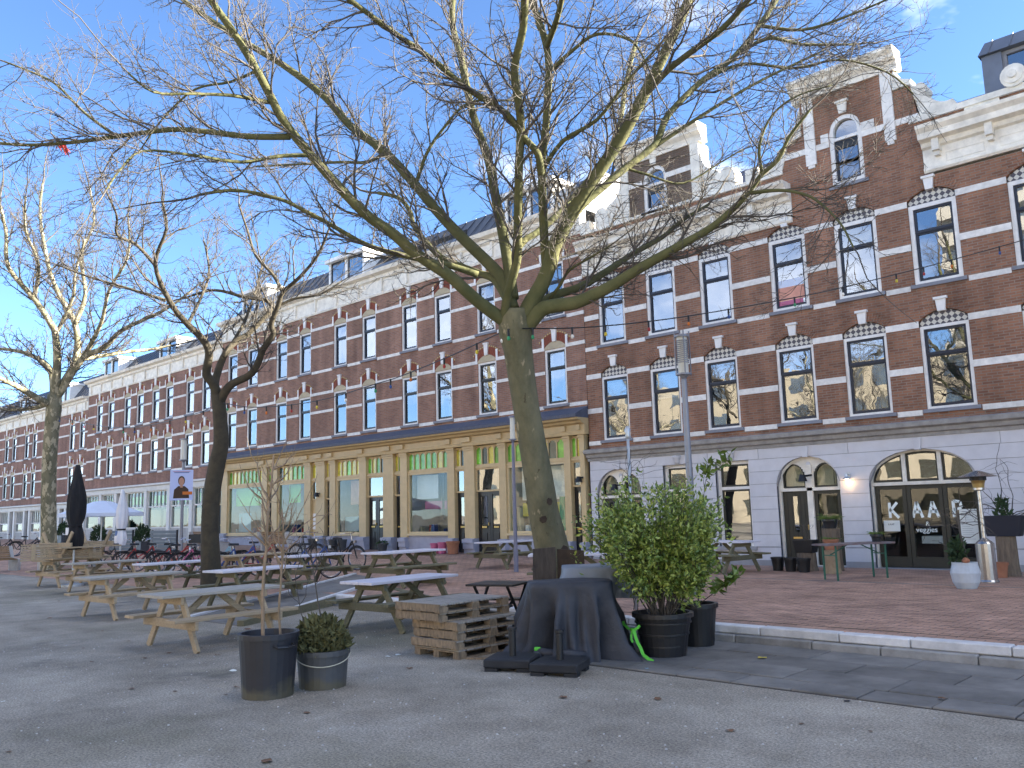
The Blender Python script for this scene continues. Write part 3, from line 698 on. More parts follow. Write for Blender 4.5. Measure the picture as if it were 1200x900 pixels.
room = MB(); room.quad((a-1, FY+3, 0), (b+1, FY+3, 0), (b+1, FY+3, 3.2), (a-1, FY+3, 3.2)).quad((a-1, FY+.3, .14), (b+1, FY+.3, .14), (b+1, FY+3, .14), (a-1, FY+3, .14)).quad((a-1, FY+.3, 0), (a-1, FY+3, 0), (a-1, FY+3, 3.2), (a-1, FY+.3, 3.2)).quad((b+1, FY+.3, 0), (b+1, FY+3, 0), (b+1, FY+3, 3.2), (b+1, FY+.3, 3.2)).quad((a-1, FY+.3, 3.2), (b+1, FY+.3, 3.2), (b+1, FY+3, 3.2), (a-1, FY+3, 3.2))
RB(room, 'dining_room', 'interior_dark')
# painted letters on the glass
def strokes(lines, x, z, sc, t):
    mb = MB()
    for (p, q) in lines:
        mb.beam((x+p[0]*sc, FY+.182, z+p[1]*sc), (x+q[0]*sc, FY+.182, z+q[1]*sc), t, .004, up=(0, 1, 0))
    return mb
KAAP = [([((0, 0), (0, 1)), ((0, .45), (.5, 1)), ((.12, .5), (.55, 0))], -7.93), ([((0, 0), (.28, 1)), ((.28, 1), (.6, 0)), ((.1, .36), (.5, .36))], -7.40), ([((0, 0), (.28, 1)), ((.28, 1), (.6, 0)), ((.1, .36), (.5, .36))], -7.04), ([((0, 0), (0, 1)), ((0, 1), (.4, .95)), ((.4, .95), (.45, .6)), ((.45, .6), (0, .45))], -6.48)]
for L, x in KAAP: RB(strokes(L, x, 1.32, .37, .065), 'painted_letter', 'letter', parent=kf)
def text_mesh(s, size, x, y, z, m, parent, off, ext=.001):
    c = bpy.data.curves.new('lettering', 'FONT'); c.body = s; c.size = size; c.extrude = ext; o = bpy.data.objects.new('tmp', c); COL.objects.link(o)
    dg = bpy.context.evaluated_depsgraph_get(); me = bpy.data.meshes.new_from_object(o.evaluated_get(dg)); bpy.data.objects.remove(o)
    me.materials.clear(); me.materials.append(MATS[m]); return link('lettering', me, None, parent, (x-off[0], y-off[1], z-off[2]), (math.pi/2, 0, 0))
text_mesh('&', .14, -7.13, FY+.182, 1.13, 'letter', kf, OFF); text_mesh('veggies', .17, -7.36, FY+.182, .98, 'letter', kf, OFF)
RB(MB().box(-8.10, -7.72, FY+.178, FY+.183, 1.0, 1.26), 'paper_notice', 'paper', parent=kf); text_mesh('KAAP', .06, -8.0, FY+.176, 1.15, 'dark_sash', kf, OFF, .0004)
menu = RB(MB().box(-6.36, -5.99, FY+.150, FY+.155, .72, 1.50), 'menu_sheet', 'paper', parent=kf)
for k in range(14): RB(MB().box(-6.33, -6.33+random.uniform(.12, .27), FY+.1485, FY+.1495, 1.44-k*.048, 1.448-k*.048), 'menu_line', 'concrete', parent=menu)
RB(MB().box(-7.35, -6.75, FY+.5, FY+1.1, .84, .87), 'dining_table', 'canvas_white', parent=kf); RB(MB().box(-7.35, -6.75, FY+.49, FY+.5, .7, .84), 'tablecloth_edge', 'canvas_white', parent=kf)

# white cornices over the two side sections
def big_cornice(x0, x1, zb):
    pr = [(FY+.3, zb), (FY-.05, zb), (FY-.09, zb+.05), (FY-.09, zb+.10), (FY-.04, zb+.12), (FY-.04, zb+.58), (FY-.12, zb+.62), (FY-.16, zb+.72), (FY-.34, zb+.76), (FY-.36, zb+.90), (FY-.46, zb+1.00), (FY-.48, zb+1.08), (FY+.3, zb+1.10)]
    RB(extr_x(MB(), pr, x0, x1), 'cornice', 'cream')
    k = x0+.35
    while k < x1-.2:
        RB(MB().box(k-.08, k+.08, FY-.26, FY-.0425, zb+.45, zb+.74).box(k-.06, k+.06, FY-.18, FY-.0425, zb+.34, zb+.449), 'console', 'cream'); k += 1.16
    n = max(1, int((x1-x0)/1.16))
    for q in range(n):
        a = x0+.35+q*1.16+.16; 
        if a+.84 < x1: RB(frame_rect(MB(), a, a+.84, zb+.17, zb+.40, .02, FY-.052, FY-.035), 'frieze_panel', 'cream')
big_cornice(RX0, -9.72, 9.22); big_cornice(-6.30, RX1, 9.55)
pw = MB().box(RX0, -9.9, FY+.02, FY+.4, 10.31, 10.62); RB(pw, 'parapet', 'brick'); RB(MB().box(RX0, -9.9, FY-.06, FY+.45, 10.621, 10.72), 'coping', 'cream')
RB(MB().box(-6.5, RX1, FY+.02, FY+.4, 10.64, 10.9), 'parapet', 'brick'); RB(MB().box(-6.55, RX1, FY-.06, FY+.45, 10.901, 11.05), 'coping', 'cream')
RB(MB().box(-5.3, -4.55, FY-.02, FY+.38, 10.66, 10.98), 'parapet_block', 'cream')
RB(MB().lathe([(.27, 0), (.27, .08), (.2, .09), (.2, .13), (.1, .14), (.09, .2)], 18), 'scroll', 'cream', smooth=False).matrix_local = Matrix.Translation((-4.2-OFF[0], -.05, 11.27)) @ Matrix.Rotation(math.pi/2, 4, 'X') @ Matrix.Translation((OFF[0], OFF[1], 0))
# tall gable
GW = (-8.57, -7.72, 9.88, 11.32, .43, 'e')
w = MB(); wall(w, -9.98, -6.2, 9.5, 10.5, [(GW[0], GW[1], 9.88, 10.5, 0)], depth=.25); wall(w, -9.3, -6.86, 10.5, 12.5, [(GW[0], GW[1], 10.5, 11.32, .43, 'e')], depth=.25)
w.prism([(-9.98, 10.5), (-9.3, 10.5), (-9.3, 11.5), (-9.72, 11.4)], FY, FY+.3).prism([(-6.86, 10.5), (-6.25, 10.5), (-6.45, 11.9), (-6.86, 11.9)], FY, FY+.3)
w.box(-9.98, -6.2, FY+.26, FY+.5, 9.5, 10.5).box(-9.3, -6.86, FY+.26, FY+.5, 10.5, 12.5).quad((-6.86, FY, 10.5), (-6.86, FY+.5, 10.5), (-6.86, FY+.5, 12.5), (-6.86, FY, 12.5))
w.quad((-6.2, FY, 9.5), (-6.2, FY+.5, 9.5), (-6.2, FY+.5, 10.5), (-6.2, FY, 10.5))
RB(w, 'gable_wall', 'brick')
def arched_window(a, b, z0, zs, rise):
    f = RB(ring_prism(MB(), arch_poly(a, b, z0, zs, rise), inset(a, b, z0, zs, rise, .11), FY+.02, FY+.2).box(a+.1, b-.1, FY+.03, FY+.2, zs-.22, zs-.14), 'window', 'white')
    RB(MB().prism(inset(a, b, z0, zs, rise, .09), FY+.12, FY+.126), 'pane', 'glass', parent=f)
    s_ = frame_rect(MB(), a+.11, b-.11, z0+.11, zs-.22, .05, FY+.08, FY+.118); RB(s_, 'sash', 'navy', parent=f)
    RB(MB().box(a+.11, b-.11, FY+.09, FY+.117, zs-.44, zs-.272), 'sunblind', 'dark_sash', parent=f)
    RB(MB().box(a-.09, b+.09, FY-.06, FY+.2, z0-.09, z0-.002), 'sill', 'sill', parent=f)
    RB(MB().prism([((a+b)/2-.09, zs+rise+.03), ((a+b)/2+.09, zs+rise+.03), ((a+b)/2+.13, zs+rise+.32), ((a+b)/2-.13, zs+rise+.32)], FY-.06, FY+.05).box((a+b)/2-.17, (a+b)/2+.17, FY-.09, FY+.05, zs+rise+.321, zs+rise+.38), 'keystone', 'cream')
arched_window(*GW[:5])
for a, b in ((-9.21, -8.93), (-7.14, -6.88)): RB(MB().box(a, b, FY-.06, FY+.05, 10.62, 12.45).box(a+.05, b-.05, FY-.05, FY+.05, 10.54, 10.619), 'pilaster_strip', 'stone_band')
for a, b in ((-9.9, -9.215), (-8.925, -8.575), (-7.715, -7.145), (-6.875, -6.3)): RB(MB().box(a, b, FY-.02, FY+.05, 10.98, 11.14), 'stone_band', 'stone_band')
for a, b in ((-8.78, -8.575), (-7.715, -7.38)): RB(MB().box(a, b, FY-.03, FY+.05, 11.141, 11.36), 'stone_block', 'stone_band')
pr = [(FY+.22, 12.45), (FY-.07, 12.45), (FY-.09, 12.55), (FY-.12, 12.62), (FY-.24, 12.72), (FY-.26, 12.80), (FY-.36, 12.90), (FY-.36, 12.98), (FY+.22, 13.0)]
RB(extr_x(MB(), pr, -9.48, -6.68), 'gable_cornice', 'cream')
def scroll(pts, y0=FY-.05, y1=FY+.42): RB(MB().prism(pts, y0, y1), 'gable_scroll', 'cream')
def curve(cx, cz, r, a0, a1, n=8): return [(cx+r*math.cos(R(lerp(a0, a1, k/n))), cz+r*math.sin(R(lerp(a0, a1, k/n)))) for k in range(n+1)]
scroll([(-9.3, 12.3), (-9.3, 11.52), (-9.72, 11.42), (-9.78, 11.6)]+curve(-9.86, 12.16, .5, 285, 350, 6))
scroll([(-9.98, 10.73), (-10.0, 11.3), (-9.74, 11.42), (-9.70, 11.40), (-9.9, 10.73)])
scroll([(-10.5, 10.73), (-9.98, 10.73), (-9.98, 11.3)]+curve(-10.42, 11.32, .42, 350, 290, 5)+[(-10.45, 11.0)])
scroll([(-6.86, 12.3), (-6.86, 11.92), (-6.44, 11.92), (-6.40, 12.05)]+curve(-6.36, 12.5, .44, 255, 190, 6))
scroll([(-6.44, 11.9), (-6.24, 10.92), (-5.45, 11.06), (-5.5, 11.2)]+curve(-5.62, 11.62, .42, 285, 210, 6)+curve(-6.22, 11.72, .16, -60, 130, 7))
# smaller gable over the left section
w = MB(); wall(w, -14.98, -12.72, 10.72, 12.4, [(-14.46, -13.6, 10.73, 11.75, .40, 'e')], y=FY-.02, depth=.25); w.box(-14.98, -12.72, FY+.24, FY+.5, 10.72, 12.4); RB(w, 'gable_wall', 'brick_dark')
arched_window(-14.46, -13.6, 10.74, 11.75, .40)
for a, b in ((-15.28, -14.985), (-12.715, -12.42)): RB(MB().box(a, b, FY-.06, FY+.5, 10.722, 12.4), 'pilaster_strip', 'cream')
for a, b in ((-14.98, -14.47), (-13.59, -12.72)): RB(MB().box(a, b, FY-.05, FY+.05, 11.62, 11.78), 'stone_band', 'stone_band')
RB(extr_x(MB(), [(y, z-.05) for y, z in pr], -15.42, -12.28), 'gable_cornice', 'cream')
scroll([(-15.29, 12.2), (-15.29, 10.722), (-16.35, 10.722), (-16.38, 11.1)]+curve(-16.12, 11.12, .24, 180, 30, 7)+curve(-15.98, 12.0, .66, 285, 345, 6), FY-.02)
scroll([(-12.41, 12.2), (-12.41, 10.722), (-11.35, 10.722), (-11.32, 11.1)]+curve(-11.58, 11.12, .24, 0, 150, 7)+curve(-11.72, 12.0, .66, 255, 195, 6), FY-.02)
RB(MB().box(-11.0, -10.6, FY-.04, FY+.4, 10.722, 11.05), 'pedestal', 'cream'); RB(MB().box(-16.98, -16.6, FY-.04, FY+.4, 10.722, 11.05), 'pedestal', 'cream')
RB(MB().box(RX0, RX1, FY+.35, FY+9, 3.3, 10.15).box(RX0, RX1, FY+3.1, FY+9, 0, 3.3), 'rear_sun_block', 'interior_dark')  # solid unseen mass added behind the facade to stop sun leaking through
# roof and grey zinc dormer
rf = MB().hexa([(RX0, FY+.45, 10.2), (RX1, FY+.45, 10.2), (RX1, FY+9, 10.2), (RX0, FY+9, 10.2), (RX0, FY+3.0, 12.4), (RX1, FY+3.0, 12.4), (RX1, FY+6, 12.4), (RX0, FY+6, 12.4)]); RB(rf, 'roof', 'slate')
dz = MB().box(-4.95, -4.52, FY+.55, FY+3.4, 11.0, 12.25).box(-3.0, -2.55, FY+.55, FY+3.4, 11.0, 12.25).hexa([(-5.0, FY+.45, 12.26), (-2.5, FY+.45, 12.26), (-2.5, FY+3.6, 12.26), (-5.0, FY+3.6, 12.26), (-4.92, FY+.9, 12.75), (-2.6, FY+.9, 12.75), (-2.6, FY+3.4, 12.75), (-4.92, FY+3.4, 12.75)])
for x in (-4.75, -4.3, -3.8, -3.3, -2.8): dz.beam((x-.012, FY+.44, 12.27), (x+.012, FY+.88, 12.76), .02, .03)
dm = RB(dz, 'dormer', 'zinc'); RB(frame_rect(MB(), -4.52, -3.0, 11.0, 12.25, .09, FY+.62, FY+.75), 'window_frame', 'sill', parent=dm); RB(MB().box(-4.43, -3.09, FY+.68, FY+.69, 11.09, 12.16), 'pane', 'glass', parent=dm)
RB(MB().box(-4.5, -3.0, FY+.8, FY+.82, 11, 12.2), 'backing', 'interior_dark', parent=dm)
# ------------------------------------------------------------------ terrace houses to the left
def terrace(name, label, x0, x1, zb, ztop, rows, cols, w, brick, kind='s', zbase=0.0):
    t = thing(name, label, 'building', ((x0+x1)/2, FY, zbase)); off = tuple(t.location)
    cc = [(x, x+w) for x in cols]
    ops = [(a, b, s, tt, 0) for a, b in cc for s, tt in rows]
    m = MB(); wall(m, x0, x1, zb, ztop, ops); m.build('wall', brick, t, off=off)
    for r, (s, tt) in enumerate(rows):
        for a, b in cc:
            put_window(t, 's' if r else 'd', a, b, s, tt-s, w); put_orn(t, 's', a, b, tt, w)
        bands(t, x0, x1, cc, s-.12, s-.003, pad=.09); bands(t, x0, x1, cc, s+(tt-s)*.56, s+(tt-s)*.56+.11); bands(t, x0, x1, cc, tt-.02, tt+.10, pad=.09)
    MB().box(x0, x1, FY+.35, FY+9, zb, ztop).box(x0, x1, FY+1.9, FY+9, -.1, zb).build('rear_sun_block', 'interior_dark', t, off=off)  # unseen solid fill, added so no sun leaks through the front
    return t, off
def roof_cornice(t, off, x0, x1, zb, zt, m='cream'):
    h = zt-zb
    pr = [(FY+.3, zb), (FY-.04, zb), (FY-.07, zb+.08*h), (FY-.04, zb+.12*h), (FY-.04, zb+.62*h), (FY-.14, zb+.68*h), (FY-.16, zb+.8*h), (FY-.36, zb+.86*h), (FY-.42, zb+h), (FY+.3, zb+h)]
    extr_x(MB(), pr, x0, x1).build('cornice', m, t, off=off)
    k = x0+.5
    while k < x1: MB().box(k-.05, k+.05, FY-.115, FY-.0425, zb+.13*h, zb+.67*h).build('console', m, t, off=off); k += 1.6
def mansard(t, off, x0, x1, z0, z1, dormers, zd):
    m = MB().hexa([(x0, FY+.15, z0-.1), (x1, FY+.15, z0-.1), (x1, FY+8, z0-.1), (x0, FY+8, z0-.1), (x0, FY+1.5, z1), (x1, FY+1.5, z1), (x1, FY+6, z1), (x0, FY+6, z1)])
    for x in np.arange(x0+.3, x1, .55): m.beam((x, FY+.14, z0), (x, FY+1.49, z1), .03, .03)
    rf = m.build('roof', 'zinc_dark', t, off=off)
    for x, wd in dormers:
        b = MB().box(x, x+.12, FY+.2, FY+2.2, z0, zd).box(x+wd-.12, x+wd, FY+.2, FY+2.2, z0, zd).box(x+wd/2-.08, x+wd/2+.08, FY+.2, FY+.4, z0, zd).box(x-.12, x+wd+.12, FY+.05, FY+2.3, zd+.001, zd+.16).box(x, x+wd, FY+.2, FY+.4, z0-.02, z0+.18)
        d = b.build('dormer', 'white', t, off=off)
        for q in (0, 1):
            a0 = x+.12 if q == 0 else x+wd/2+.08; a1 = x+wd/2-.08 if q == 0 else x+wd-.12
            frame_rect(MB(), a0, a1, z0+.18, zd, .05, FY+.25, FY+.31).build('sash', 'navy', d, off=off); MB().box(a0+.05, a1-.05, FY+.27, FY+.28, z0+.23, zd-.05).build('pane', 'glass_far', d, off=off)
        MB().box(x+.1, x+wd-.1, FY+.5, FY+.52, z0, zd).build('backing', 'interior_dark', d, off=off)

SX0, SX1 = -40.75, -17.0
sb, so = terrace('shop_terrace', 'brown brick terrace with tan wooden shopfronts and coloured glass strips under a slate canopy', SX0, SX1, 4.7, 10.75,
                 [(5.175, 7.06), (8.14, 10.0)], [-40.15, -38.19, -35.58, -33.62, -30.92, -28.88, -26.27, -24.30, -21.97, -18.75], .94, 'brick_s', zbase=.3)
roof_cornice(sb, so, SX0, SX1, 10.72, 11.72); mansard(sb, so, SX0, SX1, 11.72, 13.25, [(-39.2, 2.4), (-31.6, 2.6), (-20.6, 2.3)], 12.95)
lg = MB().box(-28.4, -23.2, FY+.25, FY+.45, 11.73, 12.15); lg.build('balcony_front', 'zinc', sb, off=so); MB().box(-28.4, -23.2, FY+.75, FY+.78, 12.15, 12.6).build('balcony_opening', 'interior_dark', sb, off=so)
# slate canopy, frieze
extr_x(MB(), [(FY+.05, 4.62), (FY-.62, 4.62), (FY-.64, 4.72), (FY+.05, 5.02)], SX0, SX1).build('canopy', 'slate', sb, off=so)
extr_x(MB(), [(FY+.05, 4.10), (FY-.20, 4.10), (FY-.22, 4.18), (FY-.20, 4.22), (FY-.20, 4.42), (FY-.34, 4.46), (FY-.38, 4.52), (FY-.54, 4.56), (FY-.56, 4.619), (FY+.05, 4.619)], SX0, SX1).build('frieze', 'tan', sb, off=so)
def sX(px): return facX(px)
pil = [(262, 268.7), (309, 315), (320.7, 327), (358.7, 366), (372.5, 382.5), (388.5, 395), (423, 431), (451, 463), (471, 479), (526.3, 534.5), (546, 558), (587, 595), (664, 671), (682.5, 688)]
pil = [(max(SX0, sX(a)), min(SX1-.02, sX(b))) for a, b in pil]
bay = [('d', 256, 262), ('w', 268.7, 309), ('d', 315, 320.7), ('w', 327, 358.7), ('p', 366, 372.5), ('d', 382.5, 388.5), ('w', 395, 423), ('dd', 431, 451), ('d', 463, 471), ('w', 479, 526.3), ('d', 534.5, 546), ('dd', 558, 587), ('w', 595, 664), ('d', 671, 682.5)]
def pilaster(t, off, a, b, zt, m, pl, ph=.62):
    zb = base_z(a)-.12
    p = MB().box(a, b, FY-.10, FY+.12, zb+ph, zt).box(a-.02, b+.02, FY-.13, FY+.12, zt-.16, zt-.10).box(a-.03, b+.03, FY-.15, FY+.12, zt-.08, zt-.005).build('pilaster', m, t, off=off)
    MB().prism([(a, zb), (b, zb), (b, zb+ph-.003), (a, zb+ph-.003)], FY-.16, FY+.12).box(a-.01, b+.01, FY-.25, FY-.161, zb+ph-.16, zb+ph-.02).box(a, b, FY-.21, FY-.161, zb+ph-.36, zb+ph-.161).build('plinth', pl, p, off=off)
    MB().box(a+.03, b-.03, FY-.28, FY-.201, 4.24, 4.41).build('bracket', m, p, off=off) if m == 'tan' else None
LIGHTM = {}
def lights_row(t, off, a, b, z0, z1, n, frame, palette):
    """narrow round-headed coloured panes side by side"""
    w = (b-a)/n; fr = MB()
    for k in range(n+1): fr.box(a+k*w-.022, a+k*w+.022, FY-.01, FY+.06, z0, z1)
    fr.box(a, b, FY-.005, FY+.055, z0-.05, z0).box(a, b, FY-.005, FY+.055, z1, z1+.04)
    f = fr.build('toplight_frame', frame, t, off=off)
    for k in range(n):
        x0, x1 = a+k*w+.022, a+(k+1)*w-.022; r = (x1-x0)/2
        sp = MB(); o = (x0, x1, z0, z1-r-.02, r, 'e')
        for q in range(6):
            xa, xb = lerp(x0, x1, q/6), lerp(x0, x1, (q+1)/6); zz = min(arc_z(o, (xa+xb)/2), z1-.005); sp.box(xa, xb, FY+.002, FY+.05, zz, z1)
        sp.build('toplight_head', frame, f, off=off)
        MB().box(x0, x1, FY+.03, FY+.036, z0, z1).build('coloured_pane', random.choice(palette), f, off=off)
def shop_window(t, off, a, b, z0, z1, zs, frame, sill=True, pl='plinth'):
    f = frame_rect(MB(), a, b, zs, z1, .07, FY-.03, FY+.1).build('shop_window', frame, t, off=off)
    MB().box(a+.07, b-.07, FY+.03, FY+.036, zs+.07, z1-.07).build('pane', 'glass_shop', f, off=off)
    MB().box(a-.0, b+.0, FY-.12, FY+.02, zs-.07, zs-.003).build('sill', frame, f, off=off)
    MB().box(a, b, FY-.03, FY+.1, z0, zs-.072).build('stall_riser', pl, f, off=off)
    # shallow display behind the glass
    inn = MB(); inn.quad((a, FY+1.6, z0), (b, FY+1.6, z0), (b, FY+1.6, z1+.8), (a, FY+1.6, z1+.8)).quad((a, FY+.1, zs), (b, FY+.1, zs), (b, FY+1.6, zs), (a, FY+1.6, zs)).quad((a, FY+.1, z1+.8), (b, FY+.1, z1+.8), (b, FY+1.6, z1+.8), (a, FY+1.6, z1+.8)).quad((a, FY+.1, z0), (a, FY+1.6, z0), (a, FY+1.6, z1+.8), (a, FY+.1, z1+.8)).quad((b, FY+.1, z0), (b, FY+1.6, z0), (b, FY+1.6, z1+.8), (b, FY+.1, z1+.8))
    inn.build('display_room', 'interior', f, off=off)
    x = a+.15
    while x < b-.25:
        w = random.uniform(.1, .28); h = random.uniform(.12, .5) if random.random() < .8 else random.uniform(.8, 1.4)
        y = FY+random.uniform(.25, .8)
        MB().prism([(x, zs+.002), (x+w, zs+.002), (x+w*.9, zs+h), (x+w*.1, zs+h)], y, y+w).build('merchandise', random.choice(['white', 'curtain', 'cyan', 'red', 'tan', 'blue', 'pink', 'canvas_white', 'concrete', 'green']), f, off=off)
        x += w+random.uniform(.02, .2)
def door_leaf(t, off, a, b, z0, z1, m='door_black', letter=True):
    d = frame_rect(MB(), a, b, z0, z1, .1, FY+.06, FY+.12).box(a+.1, b-.1, FY+.07, FY+.12, z0+.1, z0+.85).box(a+.1, b-.1, FY+.085, FY+.11, z0+.95, z1-.1).build('door', m, t, off=off)
    MB().box(a+.14, b-.14, FY+.074, FY+.084, z0+1.0, z1-.16).build('pane', 'glass', d, off=off); MB().box(a+.17, b-.17, FY+.05, FY+.069, z0+.2, z0+.7).build('panel', m, d, off=off)
    if letter: MB().box((a+b)/2-.12, (a+b)/2+.12, FY+.045, FY+.06, z0+.87, z0+.93).build('letterbox', 'brass', d, off=off)
    MB().box(b-.08, b-.05, FY+.02, FY+.06, z0+.95, z0+1.05).build('handle', 'brass', d, off=off)
for a, b in pil: pilaster(sb, so, a, b, 4.099, 'tan', 'plinth')
PAL = ['glass_green', 'glass_yellow', 'glass_green', 'glass_dark', 'glass_green', 'glass_yellow']
back = MB().box(SX0, SX1, FY+1.7, FY+1.75, 0, 4.7); back.build('back_wall', 'interior_dark', sb, off=so)
for kd, pa, pb in bay:
    a, b = max(SX0, sX(pa)), min(SX1, sX(pb)); zb = base_z((a+b)/2)
    n = {'w': max(5, int((b-a)/.33)), 'dd': 4, 'd': 2, 'p': 1}[kd]
    lights_row(sb, so, a, b, 3.42, 4.04, n, 'tan', PAL)
    MB().box(a, b, FY-.05, FY+.07, 3.29, 3.368).build('transom', 'tan', sb, off=so)
    if kd == 'w':
        shop_window(sb, so, a, b, zb-.1, 3.288, 1.0, 'tan_light')
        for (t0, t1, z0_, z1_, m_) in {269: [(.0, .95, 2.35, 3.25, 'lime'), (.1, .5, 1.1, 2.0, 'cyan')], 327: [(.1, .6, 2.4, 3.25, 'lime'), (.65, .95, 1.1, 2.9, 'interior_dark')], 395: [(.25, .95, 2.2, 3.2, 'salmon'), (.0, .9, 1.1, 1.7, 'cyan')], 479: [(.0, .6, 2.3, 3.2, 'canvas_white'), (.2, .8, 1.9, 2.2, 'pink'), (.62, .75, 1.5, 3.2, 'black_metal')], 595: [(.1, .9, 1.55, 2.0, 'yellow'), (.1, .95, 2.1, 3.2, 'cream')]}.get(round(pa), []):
            MB().box(lerp(a, b, t0)+.08, lerp(a, b, t1)-.08, FY+.35, FY+.37, z0_, z1_).build('display_reflection_panel', m_, sb, off=so)  # coloured panels stand in for reflections in the glass, some for displayed goods
    else:
        f = frame_rect(MB(), a, b, 2.45, 3.288, .06, FY-.01, FY+.1).build('overlight', 'tan', sb, off=so); MB().box(a+.06, b-.06, FY+.03, FY+.036, 2.51, 3.228).build('pane', 'glass', f, off=so); MB().box(a, b, FY+.2, FY+.22, zb, 4.1).build('lobby', 'interior_dark', f, off=so)
        if kd == 'dd': m_ = (a+b)/2; door_leaf(sb, so, a+.03, m_-.005, zb, 2.448); door_leaf(sb, so, m_+.005, b-.03, zb, 2.448)
        elif kd == 'd': door_leaf(sb, so, a+.02, b-.02, zb, 2.448)
        else: MB().box(a, b, FY+.02, FY+.09, zb, 2.448).build('panel', 'tan', sb, off=so); [MB().box(a+.06, b-.06, FY+.005, FY+.019, 1.2+k*.18, 1.34+k*.18).build('mailbox', 'white', sb, off=so) for k in range(4)]
def spotlight(t, off, x, z, y=FY-.16):
    m = MB().beam((x+.12, y+.18, z), (x+.05, y, z-.02), .05, .05); m.lathe([(.05, z), (.06, z+.02), (.12, z-.16), (.115, z-.16)], 10, (x-.02, y-.04)); m.build('wall_lamp', 'black_metal', t, off=off)
for x, z in ((-31.85, 2.75), (-17.3, 2.75)): spotlight(sb, so, x, z)
for x in (-15.95, -9.92): spotlight(rb, OFF, x, 2.45, FY-.1)

MX0, MX1 = -58.3, -40.76
mb_, mo = terrace('shop_house', 'brick terrace with pale grey shopfronts behind the blue parasol', MX0, MX1, 3.75, 9.95, [(4.56, 6.37), (7.415, 9.22)], [-56.96, -55.16, -52.74, -50.96, -48.9, -47.15, -44.69, -42.88], .94, 'brick_m', zbase=.6)
roof_cornice(mb_, mo, MX0, MX1, 9.9, 10.85); mansard(mb_, mo, MX0, MX1, 10.85, 12.2, [(-56.5, 2.2), (-48.6, 2.2)], 11.9)
LX0, LX1 = -104.0, -58.31
lc = [-77.6-.1]; lcols = [-74.97, -73.2, -70.4, -68.7, -66.2, -64.45, -61.5, -59.75]
lcols = sorted(lcols+[-79.5, -77.7, -84, -82.2, -88.5, -86.7, -93, -91.2, -97.5, -95.7, -102, -100.2])
lb, lo = terrace('corner_terrace', 'lowest brick terrace at the far end of the street with white shop pillars', LX0, LX1, 3.05, 9.1, [(3.71, 5.5), (6.57, 8.37)], lcols, .94, 'brick_m', zbase=.75)
roof_cornice(lb, lo, LX0, LX1, 9.05, 9.95); mansard(lb, lo, LX0, LX1, 9.95, 11.8, [(-64.5, 2.2), (-72.6, 2.2), (-81, 2.2)], 11.2)
def plain_shops(t, off, x0, x1, ztop, widths, zsill, lime):
    extr_x(MB(), [(FY+.05, ztop-.35), (FY-.15, ztop-.35), (FY-.17, ztop-.1), (FY-.3, ztop-.05), (FY-.3, ztop+.03), (FY+.05, ztop+.08)], x0, x1).build('fascia', 'shop_grey', t, off=off)
    x = x0; k = 0
    MB().box(x0, x1, FY+1.7, FY+1.75, 0, ztop).build('back_wall', 'interior_dark', t, off=off)
    while x < x1-.5:
        wd = min(widths[k % len(widths)], x1-x-.02); z0 = base_z(x)-.15
        MB().box(x, x+.34, FY-.12, FY+.12, z0, ztop-.351).build('pilaster', 'shop_grey', t, off=off)
        a, b = x+.34, x+wd; zt = ztop-.35
        if b-a > 1.3:
            f = frame_rect(MB(), a, b, zsill, zt, .07, FY-.02, FY+.1).box(a+.07, b-.07, FY-.02, FY+.1, zt-.95, zt-.87).build('shop_window', 'shop_grey', t, off=off)
            MB().box(a+.07, b-.07, FY+.03, FY+.036, zsill+.07, zt-.95).build('pane', 'glass_shop', f, off=off); MB().box(a, b, FY-.02, FY+.1, z0, zsill-.003).build('stall_riser', 'concrete', f, off=off)
            n = 5
            for q in range(n):
                xa, xb = lerp(a+.07, b-.07, q/n), lerp(a+.07, b-.07, (q+1)/n)
                MB().box(xa, xa+.03, FY-.01, FY+.08, zt-.87, zt-.07).build('glazing_bar', 'shop_grey', f, off=off); MB().box(xa+.031, xb, FY+.04, FY+.046, zt-.87, zt-.07).build('pane', 'glass_shop', f, off=off)
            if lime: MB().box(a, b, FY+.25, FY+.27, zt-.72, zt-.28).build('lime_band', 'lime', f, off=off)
            MB().box(a, b, FY+.9, FY+.92, zsill, zt-1.05).build('display', random.choice(['curtain', 'interior', 'tan']), f, off=off)
        else:
            door_leaf(t, off, a+.02, b-.02, z0+.15, zt-.7, letter=False); MB().box(a+.02, b-.02, FY+.05, FY+.1, zt-.69, zt).build('overlight', 'glass', t, off=off)
        x += wd; k += 1
plain_shops(mb_, mo, MX0, MX1, 3.8, [2.6, 2.3, 1.25, 2.9, 2.9], 1.35, True)
plain_shops(lb, lo, LX0, LX1, 3.1, [1.1, 2.5, 1.1, 2.2], 1.2, False)

nb, no_ = terrace('sun_block_terrace', 'unseen plain brick terrace added beyond the gabled building to block the sun', 2.62, 52, -.1, 12.2, [(.7, 2.8), (3.85, 5.8), (6.87, 8.8)], [4+2.4*k for k in range(20)], 1.0, 'brick')  # terrace out of view, added to keep direct sun off the plaza

